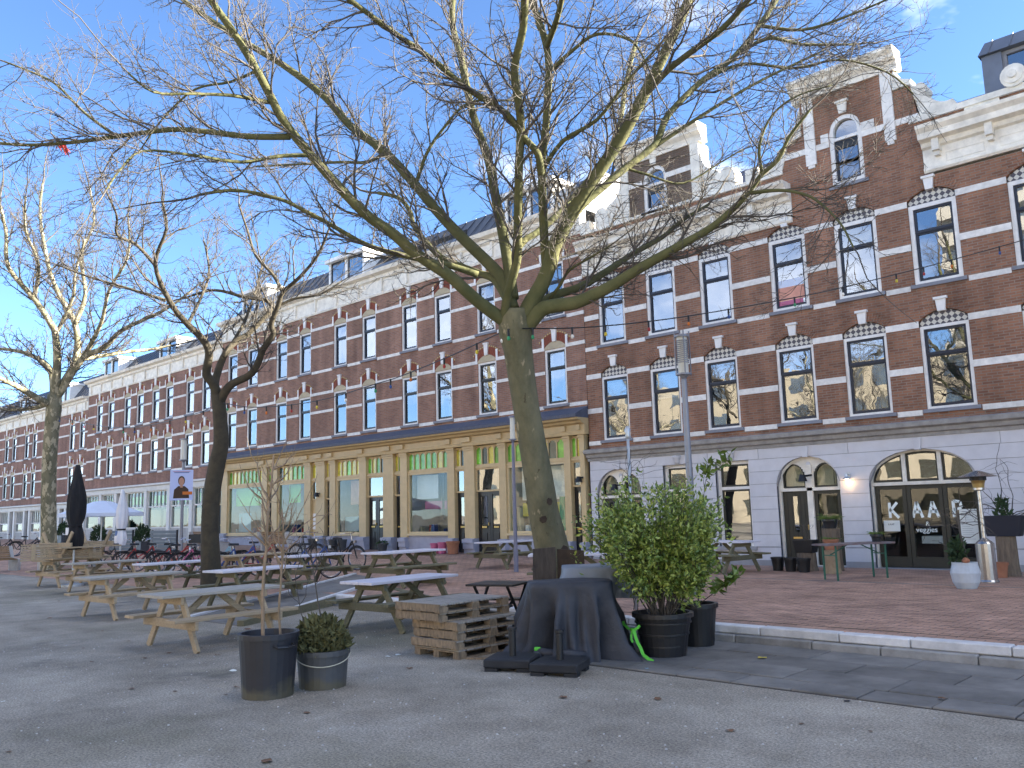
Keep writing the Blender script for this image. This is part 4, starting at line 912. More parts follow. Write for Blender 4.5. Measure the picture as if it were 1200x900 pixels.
# blocks on the far side of the square (behind the photographer, they show in the window reflections)
def far_block(name, label, x0, x1, y, z1, m, fl, cols, mw, bal=None):
    t = thing(name, label, 'building', ((x0+x1)/2, y, 0)); off = tuple(t.location)
    MB().box(x0, x1, y-12, y, 0, z1).build('wall', m, t, off=off)
    cw = (x1-x0)/cols; h = z1/fl
    for r in range(fl):
        for c in range(cols):
            a = x0+c*cw+cw*.2
            o = MB().box(a, a+cw*.55, y, y+.03, r*h+h*.25, r*h+h*.8).build('window', mw, t, off=off)
        if bal: MB().box(x0+.5, x1-.5, y+.04, y+1.2, r*h+.02, r*h+.14).box(x0+.5, x1-.5, y+1.15, y+1.2, r*h+.14, r*h+h*.4).build('balcony', bal, t, off=off)
mat('far_cream', (.36, .31, .23), .8, .08, 1); mat('far_brick', (.24, .12, .08), .85, .1, 1); mat('far_white', (.42, .39, .34), .8, .06, 1)
far_block('apartment_block', 'cream apartment block across the square that shows only as a reflection', -85, -16, -38, 15, 'far_cream', 5, 24, 'glass_far')
far_block('brick_block', 'red brick block across the square that shows only as a reflection', -15.5, -4, -40, 15, 'far_brick', 5, 5, 'glass_far')
far_block('white_block', 'long white rendered block across the square that shows only as a reflection', -3.5, 50, -38, 15, 'far_white', 5, 18, 'glass_far')
far_block('tower_block', 'white balconied tower across the square that shows only as a reflection', -30, -13, -62, 40, 'far_white', 13, 7, 'glass_far', 'far_white')
# ------------------------------------------------------------------ bare plane trees
def spline(P, W_, n=4):
    P = np.array(P, float); W_ = np.array(W_, float); m = len(P); out = []; ow = []
    for i in range(m-1):
        p0, p1, p2, p3 = P[max(0, i-1)], P[i], P[i+1], P[min(m-1, i+2)]
        for k in range(n):
            t = k/n; out.append(.5*((2*p1)+(-p0+p2)*t+(2*p0-5*p1+4*p2-p3)*t*t+(-p0+3*p1-3*p2+p3)*t**3)); ow.append(lerp(W_[i], W_[i+1], t))
    out.append(P[-1]); ow.append(W_[-1]); return np.array(out), np.array(ow)
def traced(pts, d0, d1, w0, w1):
    """limb seen along these points, swinging from depth d0 to d1"""
    n = len(pts); L = [0]
    for i in range(1, n): L.append(L[-1]+math.dist(pts[i], pts[i-1]))
    P, Wd = [], []
    for i, (x, y) in enumerate(pts):
        t = L[i]/L[-1]; d = lerp(d0, d1, t); P.append(at(x, y, d)); Wd.append(lerp(w0, w1, t**.75)/2/F_PX*d)
    return spline(P, Wd)
class Twigs:
    """fast collector of many thin tapering stems"""
    def __init__(s): s.v = []; s.f = []; s.n = 0
    def add(s, P, r0, r1, sides=3):
        P = np.asarray(P); m = len(P); T = np.gradient(P, axis=0); T /= np.linalg.norm(T, axis=1)[:, None]+1e-9
        x = np.cross(T, np.array([.31, .52, .8])); x /= np.linalg.norm(x, axis=1)[:, None]+1e-9; y = np.cross(T, x)
        rad = np.linspace(r0, r1, m); a = np.arange(sides)*2*math.pi/sides
        V = P[:, None, :]+rad[:, None, None]*(np.cos(a)[None, :, None]*x[:, None, :]+np.sin(a)[None, :, None]*y[:, None, :])
        s.v.append(V.reshape(-1, 3)); b = s.n
        k = np.arange(m-1)[:, None]*sides+np.arange(sides)[None, :]; k2 = np.arange(m-1)[:, None]*sides+((np.arange(sides)+1) % sides)[None, :]
        s.f.append(np.stack([k, k2, k2+sides, k+sides], -1).reshape(-1, 4)+b); s.n += m*sides
    def mesh(s, name):
        V = np.concatenate(s.v); Fq = np.concatenate(s.f); me = bpy.data.meshes.new(name)
        me.vertices.add(len(V)); me.vertices.foreach_set('co', V.astype(np.float32).ravel()); me.loops.add(Fq.size); me.polygons.add(len(Fq))
        me.loops.foreach_set('vertex_index', Fq.astype(np.int32).ravel()); me.polygons.foreach_set('loop_start', np.arange(0, Fq.size, 4, dtype=np.int32))
        me.update(calc_edges=True); me.polygons.foreach_set('use_smooth', np.ones(len(Fq), bool)); return me
def unit(v): return v/(np.linalg.norm(v)+1e-9)
def wander(p, d, L, n, jit, up=.04):
    P = [p]; st_ = L/n
    for k in range(n):
        d = unit(d+RNG.normal(0, jit, 3)+np.array([0, 0, up])); p = p+d*st_; P.append(p)
    return np.array(P), d
def side_dir(t, spread, flat=.7):
    q = RNG.normal(0, 1, 3); q -= t*(q@t); q = unit(q); q[2] *= flat; return unit(t*math.cos(spread)+q*math.sin(spread))
def grow(tw, limb, rad, sub_gap, sub_len, tw_gap, tl_n, start=.12, thin=.003, lenmul=1.0, droop=.03):
    """secondary branches, twigs and twiglets along a limb"""
    seg = np.linalg.norm(np.diff(limb, axis=0), axis=1); S = np.concatenate([[0], np.cumsum(seg)]); tot = S[-1]
    s = tot*start
    def pt(s):
        i = min(len(seg)-1, int(np.searchsorted(S, s)-1)); i = max(0, i); t = (s-S[i])/(seg[i]+1e-9); return limb[i]*(1-t)+limb[i+1]*t, unit(limb[i+1]-limb[i]), rad[i]*(1-t)+rad[i+1]*t
    while s < tot:
        p, t, r = pt(s); fr = s/tot
        L = sub_len*RNG.uniform(.45, 1.25)*(1.1-.45*fr)*lenmul
        d = side_dir(t, RNG.uniform(.42, .95)); r0 = min(r*.5, .010+.009*L)
        B, _ = wander(p, d, L, 7, .16, droop+.03); tw.add(B, r0, thin, 4)
        q = .12*L; 
        while q < L:
            u = q/L*7; i = min(6, int(u)); bp = B[i]+(B[i+1]-B[i])*(u-i); bt = unit(B[i+1]-B[i])
            l2 = RNG.uniform(.3, .95)*(1-.45*q/L)*min(1, L/1.2+.2); T2, _ = wander(bp, side_dir(bt, RNG.uniform(.45, 1.0)), l2, 5, .22, .05); tw.add(T2, max(thin*1.25, r0*.42), thin*.8)
            for k in range(tl_n):
                j = int(RNG.integers(1, 6)); j = min(4, j); tt = unit(T2[j+1]-T2[j]); l3 = RNG.uniform(.10, .34)*min(1, l2*1.6)
                T3, _ = wander(T2[j], side_dir(tt, RNG.uniform(.5, 1.2)), l3, 3, .3, .02); tw.add(T3, thin, thin*.6)
            q += RNG.uniform(.6, 1.4)*tw_gap
        s += RNG.uniform(.6, 1.4)*sub_gap
    # leader beyond the traced end
    p, t, r = pt(tot*.999); B, _ = wander(p, t, sub_len, 7, .15, .03); tw.add(B, r*.9, thin, 4)

def plane_tree(name, label, base, trunk, limbs, barkm, limbm, twp, group=None):
    t = thing(name, label, 'tree', base, 0, group); off = tuple(base)
    P, Wd = trunk; m = MB(); m.tube(P, Wd, 14); m.build('trunk', barkm, t, off=off, smooth=True)
    tw = Twigs()
    for (P, Wd) in limbs:
        MB().tube(P, Wd, 10 if Wd[0] > .05 else 6).build('limb', limbm, t, off=off, smooth=True); grow(tw, P, Wd, **twp)
    me = tw.mesh('crown'); c = link('crown', me, 'twig', t, (-off[0], -off[1], -off[2])); stuff(c)
    return t
# the big tree in the middle
D = 13.0
tb = at(668, 742, D); tb = (tb[0], tb[1], 0.0)
TR = [(668, 742, 60), (661, 708, 48), (651, 662, 42), (642, 622, 38), (637, 600, 36), (631, 560, 34), (624, 520, 32), (617, 480, 31), (611, 440, 32), (607, 410, 34), (604, 388, 40), (603, 362, 34)]
tp = [at(x, y, D) for x, y, w in TR]; trunk = spline(tp, [w/2/F_PX*D for x, y, w in TR], 3)
LM = [  # points, end depth, width start, width end
    ([(600, 382), (580, 368), (560, 353), (542, 337), (525, 322), (487, 297), (462, 275), (430, 252), (400, 222), (363, 180), (333, 143), (317, 113), (300, 81), (277, 43), (247, 0), (228, -34)], 11.2, 24, 9),
    ([(601, 362), (590, 330), (577, 313), (540, 277), (510, 245), (487, 217), (450, 177), (410, 147), (380, 113), (333, 77), (283, 47), (227, 10), (205, -10)], 15.3, 24, 6),
    ([(598, 358), (580, 328), (560, 320), (540, 312), (515, 300), (487, 268), (480, 247), (467, 232), (443, 226)], 14.6, 17, 5),
    ([(560, 322), (530, 312), (505, 306), (475, 300), (430, 287), (387, 263), (357, 247), (327, 233), (277, 223), (235, 228)], 12.2, 12, 4),
    ([(601, 350), (597, 320), (594, 300), (587, 262), (580, 227), (573, 190), (557, 143), (550, 117), (540, 67), (530, 27), (532, -15)], 14.6, 22, 8),
    ([(596, 385), (592, 370), (594, 350), (600, 327), (606, 302), (607, 257), (608, 200), (610, 140), (603, 83), (613, 33), (615, -15)], 10.6, 17, 11),
    ([(634, 205), (630, 180), (613, 160), (593, 133), (547, 103), (507, 70), (460, 37), (410, 0), (380, -20)], 10.8, 13, 7),
    ([(641, 320), (638, 283), (635, 200), (640, 143), (643, 83), (640, 53), (630, 20), (618, -12)], 12.0, 17, 9),
    ([(640, 56), (650, 30), (657, 5), (660, -18)], 11.4, 9, 7),
    ([(608, 390), (614, 372), (622, 355), (635, 333), (645, 308), (652, 283), (687, 223), (727, 163), (757, 107), (780, 60), (800, 17), (812, -14)], 12.2, 30, 13),
    ([(752, 116), (780, 85), (807, 63), (847, 33), (877, 0), (890, -16)], 11.6, 12, 8),
    ([(660, 268), (683, 240), (700, 225), (733, 197), (767, 170), (777, 147), (787, 130), (820, 97), (860, 67), (890, 30), (913, -5)], 14.6, 15, 7),
    ([(767, 172), (800, 150), (847, 120), (885, 98), (925, 78), (960, 62)], 13.6, 6, 3),
    ([(860, 66), (900, 45), (940, 52), (1000, 52)], 13.8, 6, 3),
    ([(612, 388), (624, 374), (636, 362), (653, 358), (673, 355), (693, 347), (720, 333), (747, 316), (791, 291), (833, 267), (864, 240), (880, 222), (893, 204), (912, 187), (925, 160), (950, 128)], 11.2, 30, 3),
    ([(880, 226), (913, 223), (940, 227), (960, 237), (985, 262), (1000, 290)], 10.6, 6, 2.5),
    ([(618, 372), (632, 357), (653, 345), (673, 339), (693, 329), (720, 312), (744, 296), (776, 278), (800, 258), (830, 240)], 15.0, 20, 4),
    ([(600, 330), (603, 300), (614, 282), (630, 272), (655, 250), (680, 222), (705, 190), (725, 150), (733, 100), (745, 50)], 16.2, 14, 6),
    ([(644, 350), (656, 335), (667, 317), (693, 301), (715, 288)], 12.3, 5, 2.5),
    ([(340, 160), (293, 160), (240, 154), (200, 152), (137, 160), (83, 167), (33, 170), (-10, 167)], 12.6, 9, 4),
    ([(137, 160), (100, 133), (67, 100), (43, 87), (5, 72)], 12.9, 5, 2.5),
    ([(363, 182), (327, 183), (283, 190), (227, 182), (167, 177), (140, 200), (125, 222)], 10.4, 6, 2.5),
    ([(317, 120), (273, 112), (227, 110), (180, 108), (150, 85)], 10.8, 6, 2.5),
    ([(300, 83), (270, 96), (228, 105), (190, 140), (165, 175)], 12.6, 4, 2),
    ([(450, 180), (430, 190), (400, 190), (360, 192), (300, 195)], 15.8, 5, 2.5),
    ([(487, 217), (500, 180), (520, 150), (550, 120), (600, 118)], 13.4, 6, 3),
    ([(643, 85), (670, 60), (700, 40), (740, 48), (760, 80)], 11.8, 6, 3),
    ([(635, 200), (660, 165), (700, 140), (735, 95), (780, 45)], 11.4, 7, 3),
    ([(820, 97), (870, 75), (930, 80), (985, 70), (1040, 85), (1070, 110)], 13.6, 5, 2),
    ([(893, 204), (890, 170), (905, 135), (935, 112), (975, 100)], 12.2, 5, 2),
    ([(733, 197), (760, 205), (800, 215), (845, 190), (870, 175)], 13.4, 4, 2),
    ([(890, 30), (940, 35), (990, 20), (1050, -5)], 13.0, 5, 2.5),
]
limbs = []; deps = {}
for pts, d1, w0, w1 in LM:
    # a limb that forks off another one starts at that limb's depth
    d0 = D
    if limbs and math.dist(pts[0], (603, 375)) > 70:
        best = 1e9
        for (P, _), _o in zip(limbs, range(99)):
            for q in P:
                v = np.array([q[0], q[1], q[2]-CAM_Z]); k = v@FW; e = math.dist((600+F_PX*(v@RT)/k, 450-F_PX*(v@UP)/k), pts[0])
                if e < best: best = e; d0 = k
    limbs.append(traced(pts, d0, d1+(0 if d0 == D else (d0-D)*.5), w0*(.68 if w0 > 11 else .9), w1*.85))
main_tree = plane_tree('plane_tree', 'large bare plane tree with mossy spreading limbs rising behind the covered furniture', tb, trunk, limbs, 'bark', 'bark_limb',
    dict(sub_gap=.18, sub_len=1.45, tw_gap=.115, tl_n=4, start=.19, thin=.0031))
# scars and pale flakes on its bark
tpP, tpW = trunk
for k in range(12):
    i = random.randrange(2, 14); a = random.uniform(0, 2*math.pi); r = tpW[i]; p = tpP[i]; s = random.uniform(.02, .06)
    if i < 8 and random.random() < .7: s *= 1.7
    o = MB().lathe([(0.001, .004), (s*.6, .003), (s, 0)], 7, closed=False).build('bark_flake', 'bark_scar', main_tree)
    nrm = Vector((math.cos(a), math.sin(a), .05)); o.location = (p[0]+nrm.x*(r+.001)-tb[0], p[1]+nrm.y*(r+.001)-tb[1], p[2]); o.rotation_euler = nrm.to_track_quat('Z', 'Y').to_euler(); o.scale = (random.uniform(.7, 1.6), random.uniform(.7, 1.2), 1)
# crooked dark tree by the picnic tables
D2 = 20.0; b2 = at(248, 706, D2); b2 = (b2[0], b2[1], 0)
TR2 = [(249, 708, 32), (248, 690, 26), (247, 660, 22.5), (246, 620, 20), (248, 580, 19.5), (254, 545, 19), (259, 520, 17.5), (258, 492, 16), (256, 470, 15.5), (253, 458, 12)]
tp = [at(x, y, D2) for x, y, w in TR2]; tp[0] = (b2[0], b2[1], -.05); trunk2 = spline(tp, [w/2/F_PX*D2 for x, y, w in TR2], 3)
LM2 = [([(255, 465), (250, 450), (242, 438), (245, 414), (238, 398), (220, 380), (200, 355), (182, 310), (195, 268), (190, 235)], 18.4, 15, 3),
       ([(254, 462), (252, 448), (262, 418), (276, 400), (290, 392), (308, 374), (318, 362), (312, 352), (286, 348), (250, 340), (215, 350)], 21.6, 13, 2.5),
       ([(257, 474), (262, 462), (272, 450), (292, 440), (302, 426), (308, 410), (320, 392), (318, 380), (326, 358), (332, 342), (350, 326), (372, 300), (385, 270)], 18.8, 14, 3),
       ([(183, 312), (160, 287), (137, 275), (137, 253), (125, 225)], 18.0, 6, 2.5), ([(194, 352), (147, 337), (100, 323), (67, 310)], 20.0, 6, 2),
       ([(332, 344), (320, 322), (300, 300), (290, 270), (280, 240)], 20.5, 6, 2.5), ([(320, 362), (345, 350), (375, 345), (400, 330)], 20.2, 5, 2), ([(220, 380), (235, 350), (245, 320), (240, 285)], 22, 6, 2.5),
       ([(262, 418), (285, 380), (300, 340), (310, 300)], 23, 6, 2.5)]
tree2 = plane_tree('young_plane_tree', 'crooked bare tree with dark trunk standing between the picnic tables', b2, trunk2, [traced(p, D2, d, a*.8, b*.9) for p, d, a, b in LM2], 'bark_dark', 'bark_dark', dict(sub_gap=.21, sub_len=1.6, tw_gap=.14, tl_n=3, start=.2, thin=.0046))
D1 = 30.0; b1 = at(60, 676, D1); b1 = (b1[0], b1[1], 0)
TR1 = [(60, 676, 27), (58, 655, 19), (57, 620, 17), (57, 580, 16.5), (58, 540, 16), (60, 510, 16), (63, 480, 17), (64, 462, 15)]
tp = [at(x, y, D1) for x, y, w in TR1]; tp[0] = (b1[0], b1[1], -.05); trunk1 = spline(tp, [w/2/F_PX*D1 for x, y, w in TR1], 3)
LM1 = [([(64, 468), (67, 427), (65, 393), (60, 380), (40, 350), (10, 313), (7, 273), (0, 240)], 28, 11, 3), ([(65, 465), (77, 447), (90, 420), (88, 380), (70, 347), (57, 313), (47, 253), (50, 215)], 32, 10, 2.5),
       ([(65, 468), (72, 457), (97, 420), (123, 407), (143, 387), (193, 363), (225, 340)], 29, 10, 2.5), ([(63, 462), (57, 430), (27, 413), (-8, 408)], 31, 9, 3), ([(62, 474), (50, 470), (20, 453), (-8, 440)], 28, 10, 4),
       ([(66, 462), (90, 425), (120, 417), (150, 412), (173, 410), (200, 405)], 33, 8, 2.5), ([(88, 380), (100, 345), (95, 300), (110, 260), (105, 220)], 31, 6, 2), ([(97, 420), (118, 380), (128, 340), (150, 300), (150, 250)], 27, 6, 2),
       ([(40, 350), (45, 310), (30, 270), (30, 230)], 27, 5, 2), ([(65, 393), (85, 350), (88, 320), (100, 280)], 29, 5, 2), ([(62, 470), (40, 478), (10, 480), (-10, 478)], 32, 7, 3)]
tree1 = plane_tree('far_plane_tree', 'bare plane tree with flaking pale trunk beside the concrete street benches', b1, trunk1, [traced(p, D1, d, a, b) for p, d, a, b in LM1], 'bark_pale', 'bark_pale', dict(sub_gap=.20, sub_len=1.9, tw_gap=.16, tl_n=3, start=.12, thin=.006, droop=.05))
for k in range(0):
    P, Wd = trunk1; i = random.randrange(1, len(P)-3); a = random.uniform(-2.6, 0.2); s = random.uniform(.03, .08); p = P[i]; r = Wd[i]
    nrm = Vector((math.cos(a), math.sin(a), .03)); o = MB().lathe([(0.001, .005), (s*.6, .004), (s, 0)], 7, closed=False).build('bark_flake', 'bark_patch', tree1)
    o.location = (p[0]+nrm.x*r-b1[0], p[1]+nrm.y*r-b1[1], p[2]); o.rotation_euler = nrm.to_track_quat('Z', 'Y').to_euler(); o.scale = (1.6, .8, 1)
# trees across the square behind the photographer (seen in the panes)
for src, loc, rz in ((tree2, (-14, -14, 0), 1.0), (tree1, (-2, -18, 0), 2.2), (tree1, (-27, -16, 0), .4), (tree2, (7, -12, 0), 3.3), (tree1, (-9, -9, 0), 4.4), (tree2, (-20, -9, 0), 5.2), (tree1, (-38, -12, 0), 1.6), (tree1, (6, -22, 0), .9)):
    place(copy_tree(src), loc, rz, 'bare tree across the square that shows only as a window reflection', group='trees across the square')
# red rag caught in the branches
rg = MB(); c = np.array(at(71, 170, 12.72))
for k in range(10):
    p = c+RNG.normal(0, .035, 3); q = p+RNG.normal(0, .055, 3)+np.array([0, 0, -.05]); s = p+RNG.normal(0, .04, 3); u = q+RNG.normal(0, .04, 3); rg.quad(tuple(p), tuple(q), tuple(u), tuple(s))
rg.tube([c, c+RNG.normal(0, .05, 3), c+np.array([.25, .15, -.12])], .006, 5); tag(rg.build('red_rag', 'red'), 'torn red plastic caught on a long tree branch against the sky', 'rag')
# ------------------------------------------------------------------ picnic tables
def picnic_table(top, frame, L=1.85):
    t = thing('picnic_table', '', 'picnic table'); h = L/2
    def P(nm, mb, m, bev=.004): return mb.build(nm, m, t, bevel=bev)
    for k in range(5): x = -.36+k*.145; P('top_board', MB().box(x, x+.137, -h, h, .70, .74), top)
    for s in (-1, 1):
        for k in range(2):
            x = s*(.64 if k else .505); P('bench_board', MB().box(x-.065, x+.065, -h, h, .405, .445), frame if top != 'wood_new' else top)
        y = s*(h-.34)
        for q in (-1, 1): P('leg', MB().beam((q*.665, y, 0.0), (q*.20, y, .70), .045, .10, up=(1, 0, 0)), frame)
        P('cross_beam', MB().box(-.72, .72, y+.0235*s, y+(.0235+.045)*s, .29, .404) if s > 0 else MB().box(-.72, .72, y-.0685, y-.0235, .29, .404), frame)
        P('batten', MB().box(-.33, .33, y+.024, y+.07, .60, .699) if s > 0 else MB().box(-.33, .33, y-.07, y-.024, .60, .699), frame)
        P('brace', MB().beam((0, y-s*.07, .36), (0, s*.08, .69), .045, .08), frame)
    return t
pt_new = picnic_table('wood_new', 'wood_new'); pt_grey = picnic_table('wood_grey', 'wood_new'); pt_white = picnic_table('table_white', 'wood_moss')
used = set()
def put_table(proto, x, y, rz, label, z=None, rot=None):
    o = proto if proto.name not in used else copy_tree(proto); used.add(proto.name)
    place(o, (x, y, gz(x, y) if z is None else z), R(rz), label, rot, 'picnic tables'); return o
put_table(pt_grey, -11.62, 6.08, 2, 'weathered wooden picnic table behind the tall black pot')
put_table(pt_grey, -16.55, 7.02, 3, 'weathered wooden picnic table out on the asphalt, its end facing the open plaza')
put_table(pt_new, -26.1, 9.35, 5, 'pale wooden picnic table carrying an upturned table and slatted panels', z=0)
put_table(pt_grey, -23.0, 9.05, 4, 'weathered wooden picnic table between the stacked one and the white-topped ones', z=0)
put_table(pt_white, -20.5, 9.75, 4, 'white-topped picnic table beside the crooked tree, nearer the bicycles', z=0)
put_table(pt_white, -15.85, 9.15, 4, 'white-topped picnic table in front of the crooked dark tree', z=0)
put_table(pt_white, -10.75, 8.75, 4, 'white-topped mossy picnic table right behind the pallet stack')
put_table(pt_white, -15.0, 12.3, 2, 'white-topped picnic table on the brick street in front of the dark double door')
put_table(pt_new, -20.7, 11.9, 6, 'brown picnic table on the bricks by the blue bicycle')
put_table(pt_white, -18.5, 12.3, 6, 'white-topped picnic table on the bricks beside the brown one')
put_table(pt_white, -17.25, 17.9, -4, 'white-topped picnic table standing in front of the shop doors by the thin lamp post')
put_table(pt_white, -10.3, 12.6, -52, 'white-topped picnic table half hidden by the big tree trunk')
put_table(pt_white, -11.0, 18.9, 80, 'mossy picnic table against the grey wall behind the leafy shrub')
up = put_table(pt_new, -26.05, 9.45, 0, 'picnic table lying upside down on top of another one', z=1.49, rot=(math.pi, 0, R(14)))
pn = thing('slatted_panel', 'slatted wooden panel propped against the upturned table', 'panel', (-25.75, 9.0, .742), R(83))
for k in range(8): MB().box(-1.05, 1.0, -.02, .02, .0+k*.058, .04+k*.058).build('slat', 'wood_new', pn)
for x in (-.75, .7): MB().box(x-.05, x+.05, -.045, -.021, .01, .45).build('batten', 'wood_new', pn)

# ------------------------------------------------------------------ pots and plants
def pot(name, label, loc, r0, r1, h, m, rim=.03, cat='plant pot', group=None, rotz=0, belly=None):
    t = thing(name, label, cat, loc, rotz, group)
    MB().lathe([(r0, 0), *([(lerp(r0, r1, .5), h*.5)] if not belly else [(lerp(r0, belly, .7), h*.25), (belly, h*.6)]), (r1, h-.05), (r1+rim, h-.05), (r1+rim, h), (r1-.02, h), (r1-.03, h-.09)], 26, closed=False).build('pot', m, t, smooth=False)
    MB().lathe([(r0, .004), (.001, .003)], 26, closed=False).build('pot_base', m, t)
    MB().lathe([(r1-.022, h-.08), (.3*r1, h-.05), (.001, h-.045)], 20, closed=False).build('soil', 'soil', t, smooth=True)
    return t
def stems(t, name, m, seeds, n_side, seg, sides=6, young=True):
    """seeds: (start, dir, length, r0, r1)"""
    tw = Twigs()
    for (p, d, L, r0, r1, ns, sl) in seeds:
        P, _ = wander(np.array(p, float), unit(np.array(d, float)), L, 12, .05, .04); tw.add(P, r0, r1, 6)
        for k in range(ns):
            u = RNG.uniform(.45, 1.0)*12; i = min(11, int(u)); q = P[i]; T, _ = wander(q, side_dir(unit(P[i+1]-P[i]), RNG.uniform(.4, .9)), sl*RNG.uniform(.5, 1.2), 7, .22, .10); tw.add(T, r1*1.1, .002, 4)
            for j in range(2):
                jj = int(RNG.integers(2, 6)); T2, _ = wander(T[jj], side_dir(unit(T[jj+1]-T[jj]), .7), sl*.35, 4, .25, .1); tw.add(T2, .003, .0015, 3)
    o = link(name, tw.mesh(name), m, t); return o
def leaf_cloud(t, name, m, n, fn, size, up=.2):
    V = []; Fc = []
    for k in range(n):
        p, out = fn(); d = unit(RNG.normal(0, 1, 3)+out*.9+np.array([0, 0, up])); s = np.cross(d, RNG.normal(0, 1, 3)); s = unit(s); nn = np.cross(s, d)
        L = size*RNG.uniform(.6, 1.3); w = L*.24; i = len(V)
        V += [p, p+d*L*.45+s*w+nn*L*.05, p+d*L, p+d*L*.45-s*w+nn*L*.05, p+d*L*.5-nn*L*.04]; Fc += [(i, i+1, i+4), (i+1, i+2, i+4), (i+2, i+3, i+4), (i+3, i, i+4)]
    me = bpy.data.meshes.new(name); me.from_pydata([tuple(v) for v in V], [], Fc); me.update(); return link(name, me, m, t)
# tall black bin with two young stems
p1 = pot('potted_sapling', 'tall black plastic bin with two bare sapling stems', at(311, 822, 8.86)[:2]+(0,), .245, .285, .60, 'bin_plastic', .012)
p1.location = (-7.78, 4.66, 0)
MB().tube([(.27, -.10, .50), (.315, -.09, .485), (.335, .0, .48), (.315, .09, .485), (.27, .10, .50)], .014, 6).build('handle', 'black_plastic', p1)
stems(p1, 'stem', 'twig_young', [((-.05, -.03, .5), (.0, .01, 1), 1.85, .022, .010, 15, .62), ((.09, .08, .5), (-.02, .0, 1), 1.3, .014, .007, 12, .75)], 0, 0)
p2 = pot('potted_heather', 'low grey plastic tub with rope handle holding a dry heather bush and thin bare stems', (-7.72, 5.25, 0), .235, .262, .37, 'tub_plastic', .016, rotz=R(56))
MB().tube([(.275*math.sin(q), -.275*math.cos(q), .33-.10*math.cos(q*.97)) for q in np.linspace(-1.5, 1.5, 15)], .005, 5).build('rope_handle', 'rope', p2)
stems(p2, 'stem', 'twig', [((.02, .02, .3), (.02, .0, 1), 1.1, .012, .004, 6, .6), ((-.12, .05, .3), (-.25, .1, 1), .9, .006, .003, 3, .4)], 0, 0)
def blob(cx, cy, cz, rx, ry, rz):
    def fn():
        q = unit(RNG.normal(0, 1, 3)); r = RNG.uniform(.45, 1.0)**.5; return np.array([cx+q[0]*rx*r, cy+q[1]*ry*r, cz+abs(q[2])*rz*r]), q
    return fn
leaf_cloud(p2, 'heather_bush', 'heather', 1300, blob(-.02, .04, .33, .29, .27, .36), .085, 1.3); leaf_cloud(p2, 'heather_bush', 'conifer', 900, blob(-.02, .04, .33, .25, .23, .24), .05, .6)
leaf_cloud(p2, 'weed', 'leaf_b', 14, blob(.12, -.1, .33, .08, .08, .05), .08)
# leafy shrub in the big black tub
p3 = pot('potted_shrub', 'round leafy green shrub in a big black tub beside the kerb', (-5.90, 8.72, 0), .25, .33, .50, 'black_plastic', .03)
for k in range(3): MB().lathe([(.262+.03*k, .12+.13*k), (.272+.03*k, .125+.13*k), (.272+.03*k, .14+.13*k), (.262+.03*k, .145+.13*k)], 26, closed=False).build('moulded_ring', 'black_plastic', p3)
tw = Twigs(); tips = []
for k in range(46):
    a = RNG.uniform(0, 2*math.pi); r = RNG.uniform(0, .12); d = unit(np.array([math.cos(a)*RNG.uniform(.05, .62), math.sin(a)*RNG.uniform(.05, .62), 1.0]))
    L = RNG.uniform(.85, 1.55); P, _ = wander(np.array([r*math.cos(a), r*math.sin(a), .42]), d, L, 8, .10, .04); tw.add(P, .009, .003, 4)
    for i in range(3, 9): tips.append((P[i], i))
    for q in range(6):
        i = int(RNG.integers(2, 8)); T, _ = wander(P[i], side_dir(unit(P[min(8, i+1)]-P[i-1]), RNG.uniform(.5, 1.0)), RNG.uniform(.25, .5), 5, .18, .08); tw.add(T, .004, .002)
        tips += [(v, 7) for v in T[1:]]
link('branches', tw.mesh('branches'), 'twig', p3)
def shrub_pt():
    p, i = tips[int(RNG.integers(0, len(tips)))]; q = p+RNG.normal(0, .05, 3)
    if q[2] < .5: q[2] = .5+abs(RNG.normal(0, .12))
    return q, unit(q-np.array([0, 0, 1.1]))
stuff(leaf_cloud(p3, 'foliage', 'leaf_a', 7500, shrub_pt, .066)); stuff(leaf_cloud(p3, 'foliage', 'leaf_b', 7500, shrub_pt, .062))
p4 = pot('potted_cherry_laurel', 'narrower black pot with one thin upright leafy stem behind the round shrub', (-5.98, 9.58, 0), .20, .25, .52, 'black_plastic', .025)
tw = Twigs(); P, _ = wander(np.array([.03, .02, .45]), np.array([.03, .02, 1.0]), 1.75, 14, .03, .04); tw.add(P, .010, .003, 5)
pts = [v for v in P[8:]]
for k in range(9):
    i = int(RNG.integers(1, 14)); T, _ = wander(P[i], side_dir(unit(P[i+1]-P[i]), .7), RNG.uniform(.25, .5), 6, .12, .08); tw.add(T, .004, .002); pts += [v for v in T[3:]]
T, _ = wander(np.array([.05, .0, .5]), np.array([.95, -.1, .75]), .8, 7, .06, .06); tw.add(T, .006, .003); pts += [v for v in T[3:]]*2
link('branches', tw.mesh('branches'), 'twig', p4)
leaf_cloud(p4, 'foliage', 'leaf_a', 330, lambda: (pts[int(RNG.integers(0, len(pts)))]+RNG.normal(0, .025, 3), np.array([0, 0, .6])), .12)
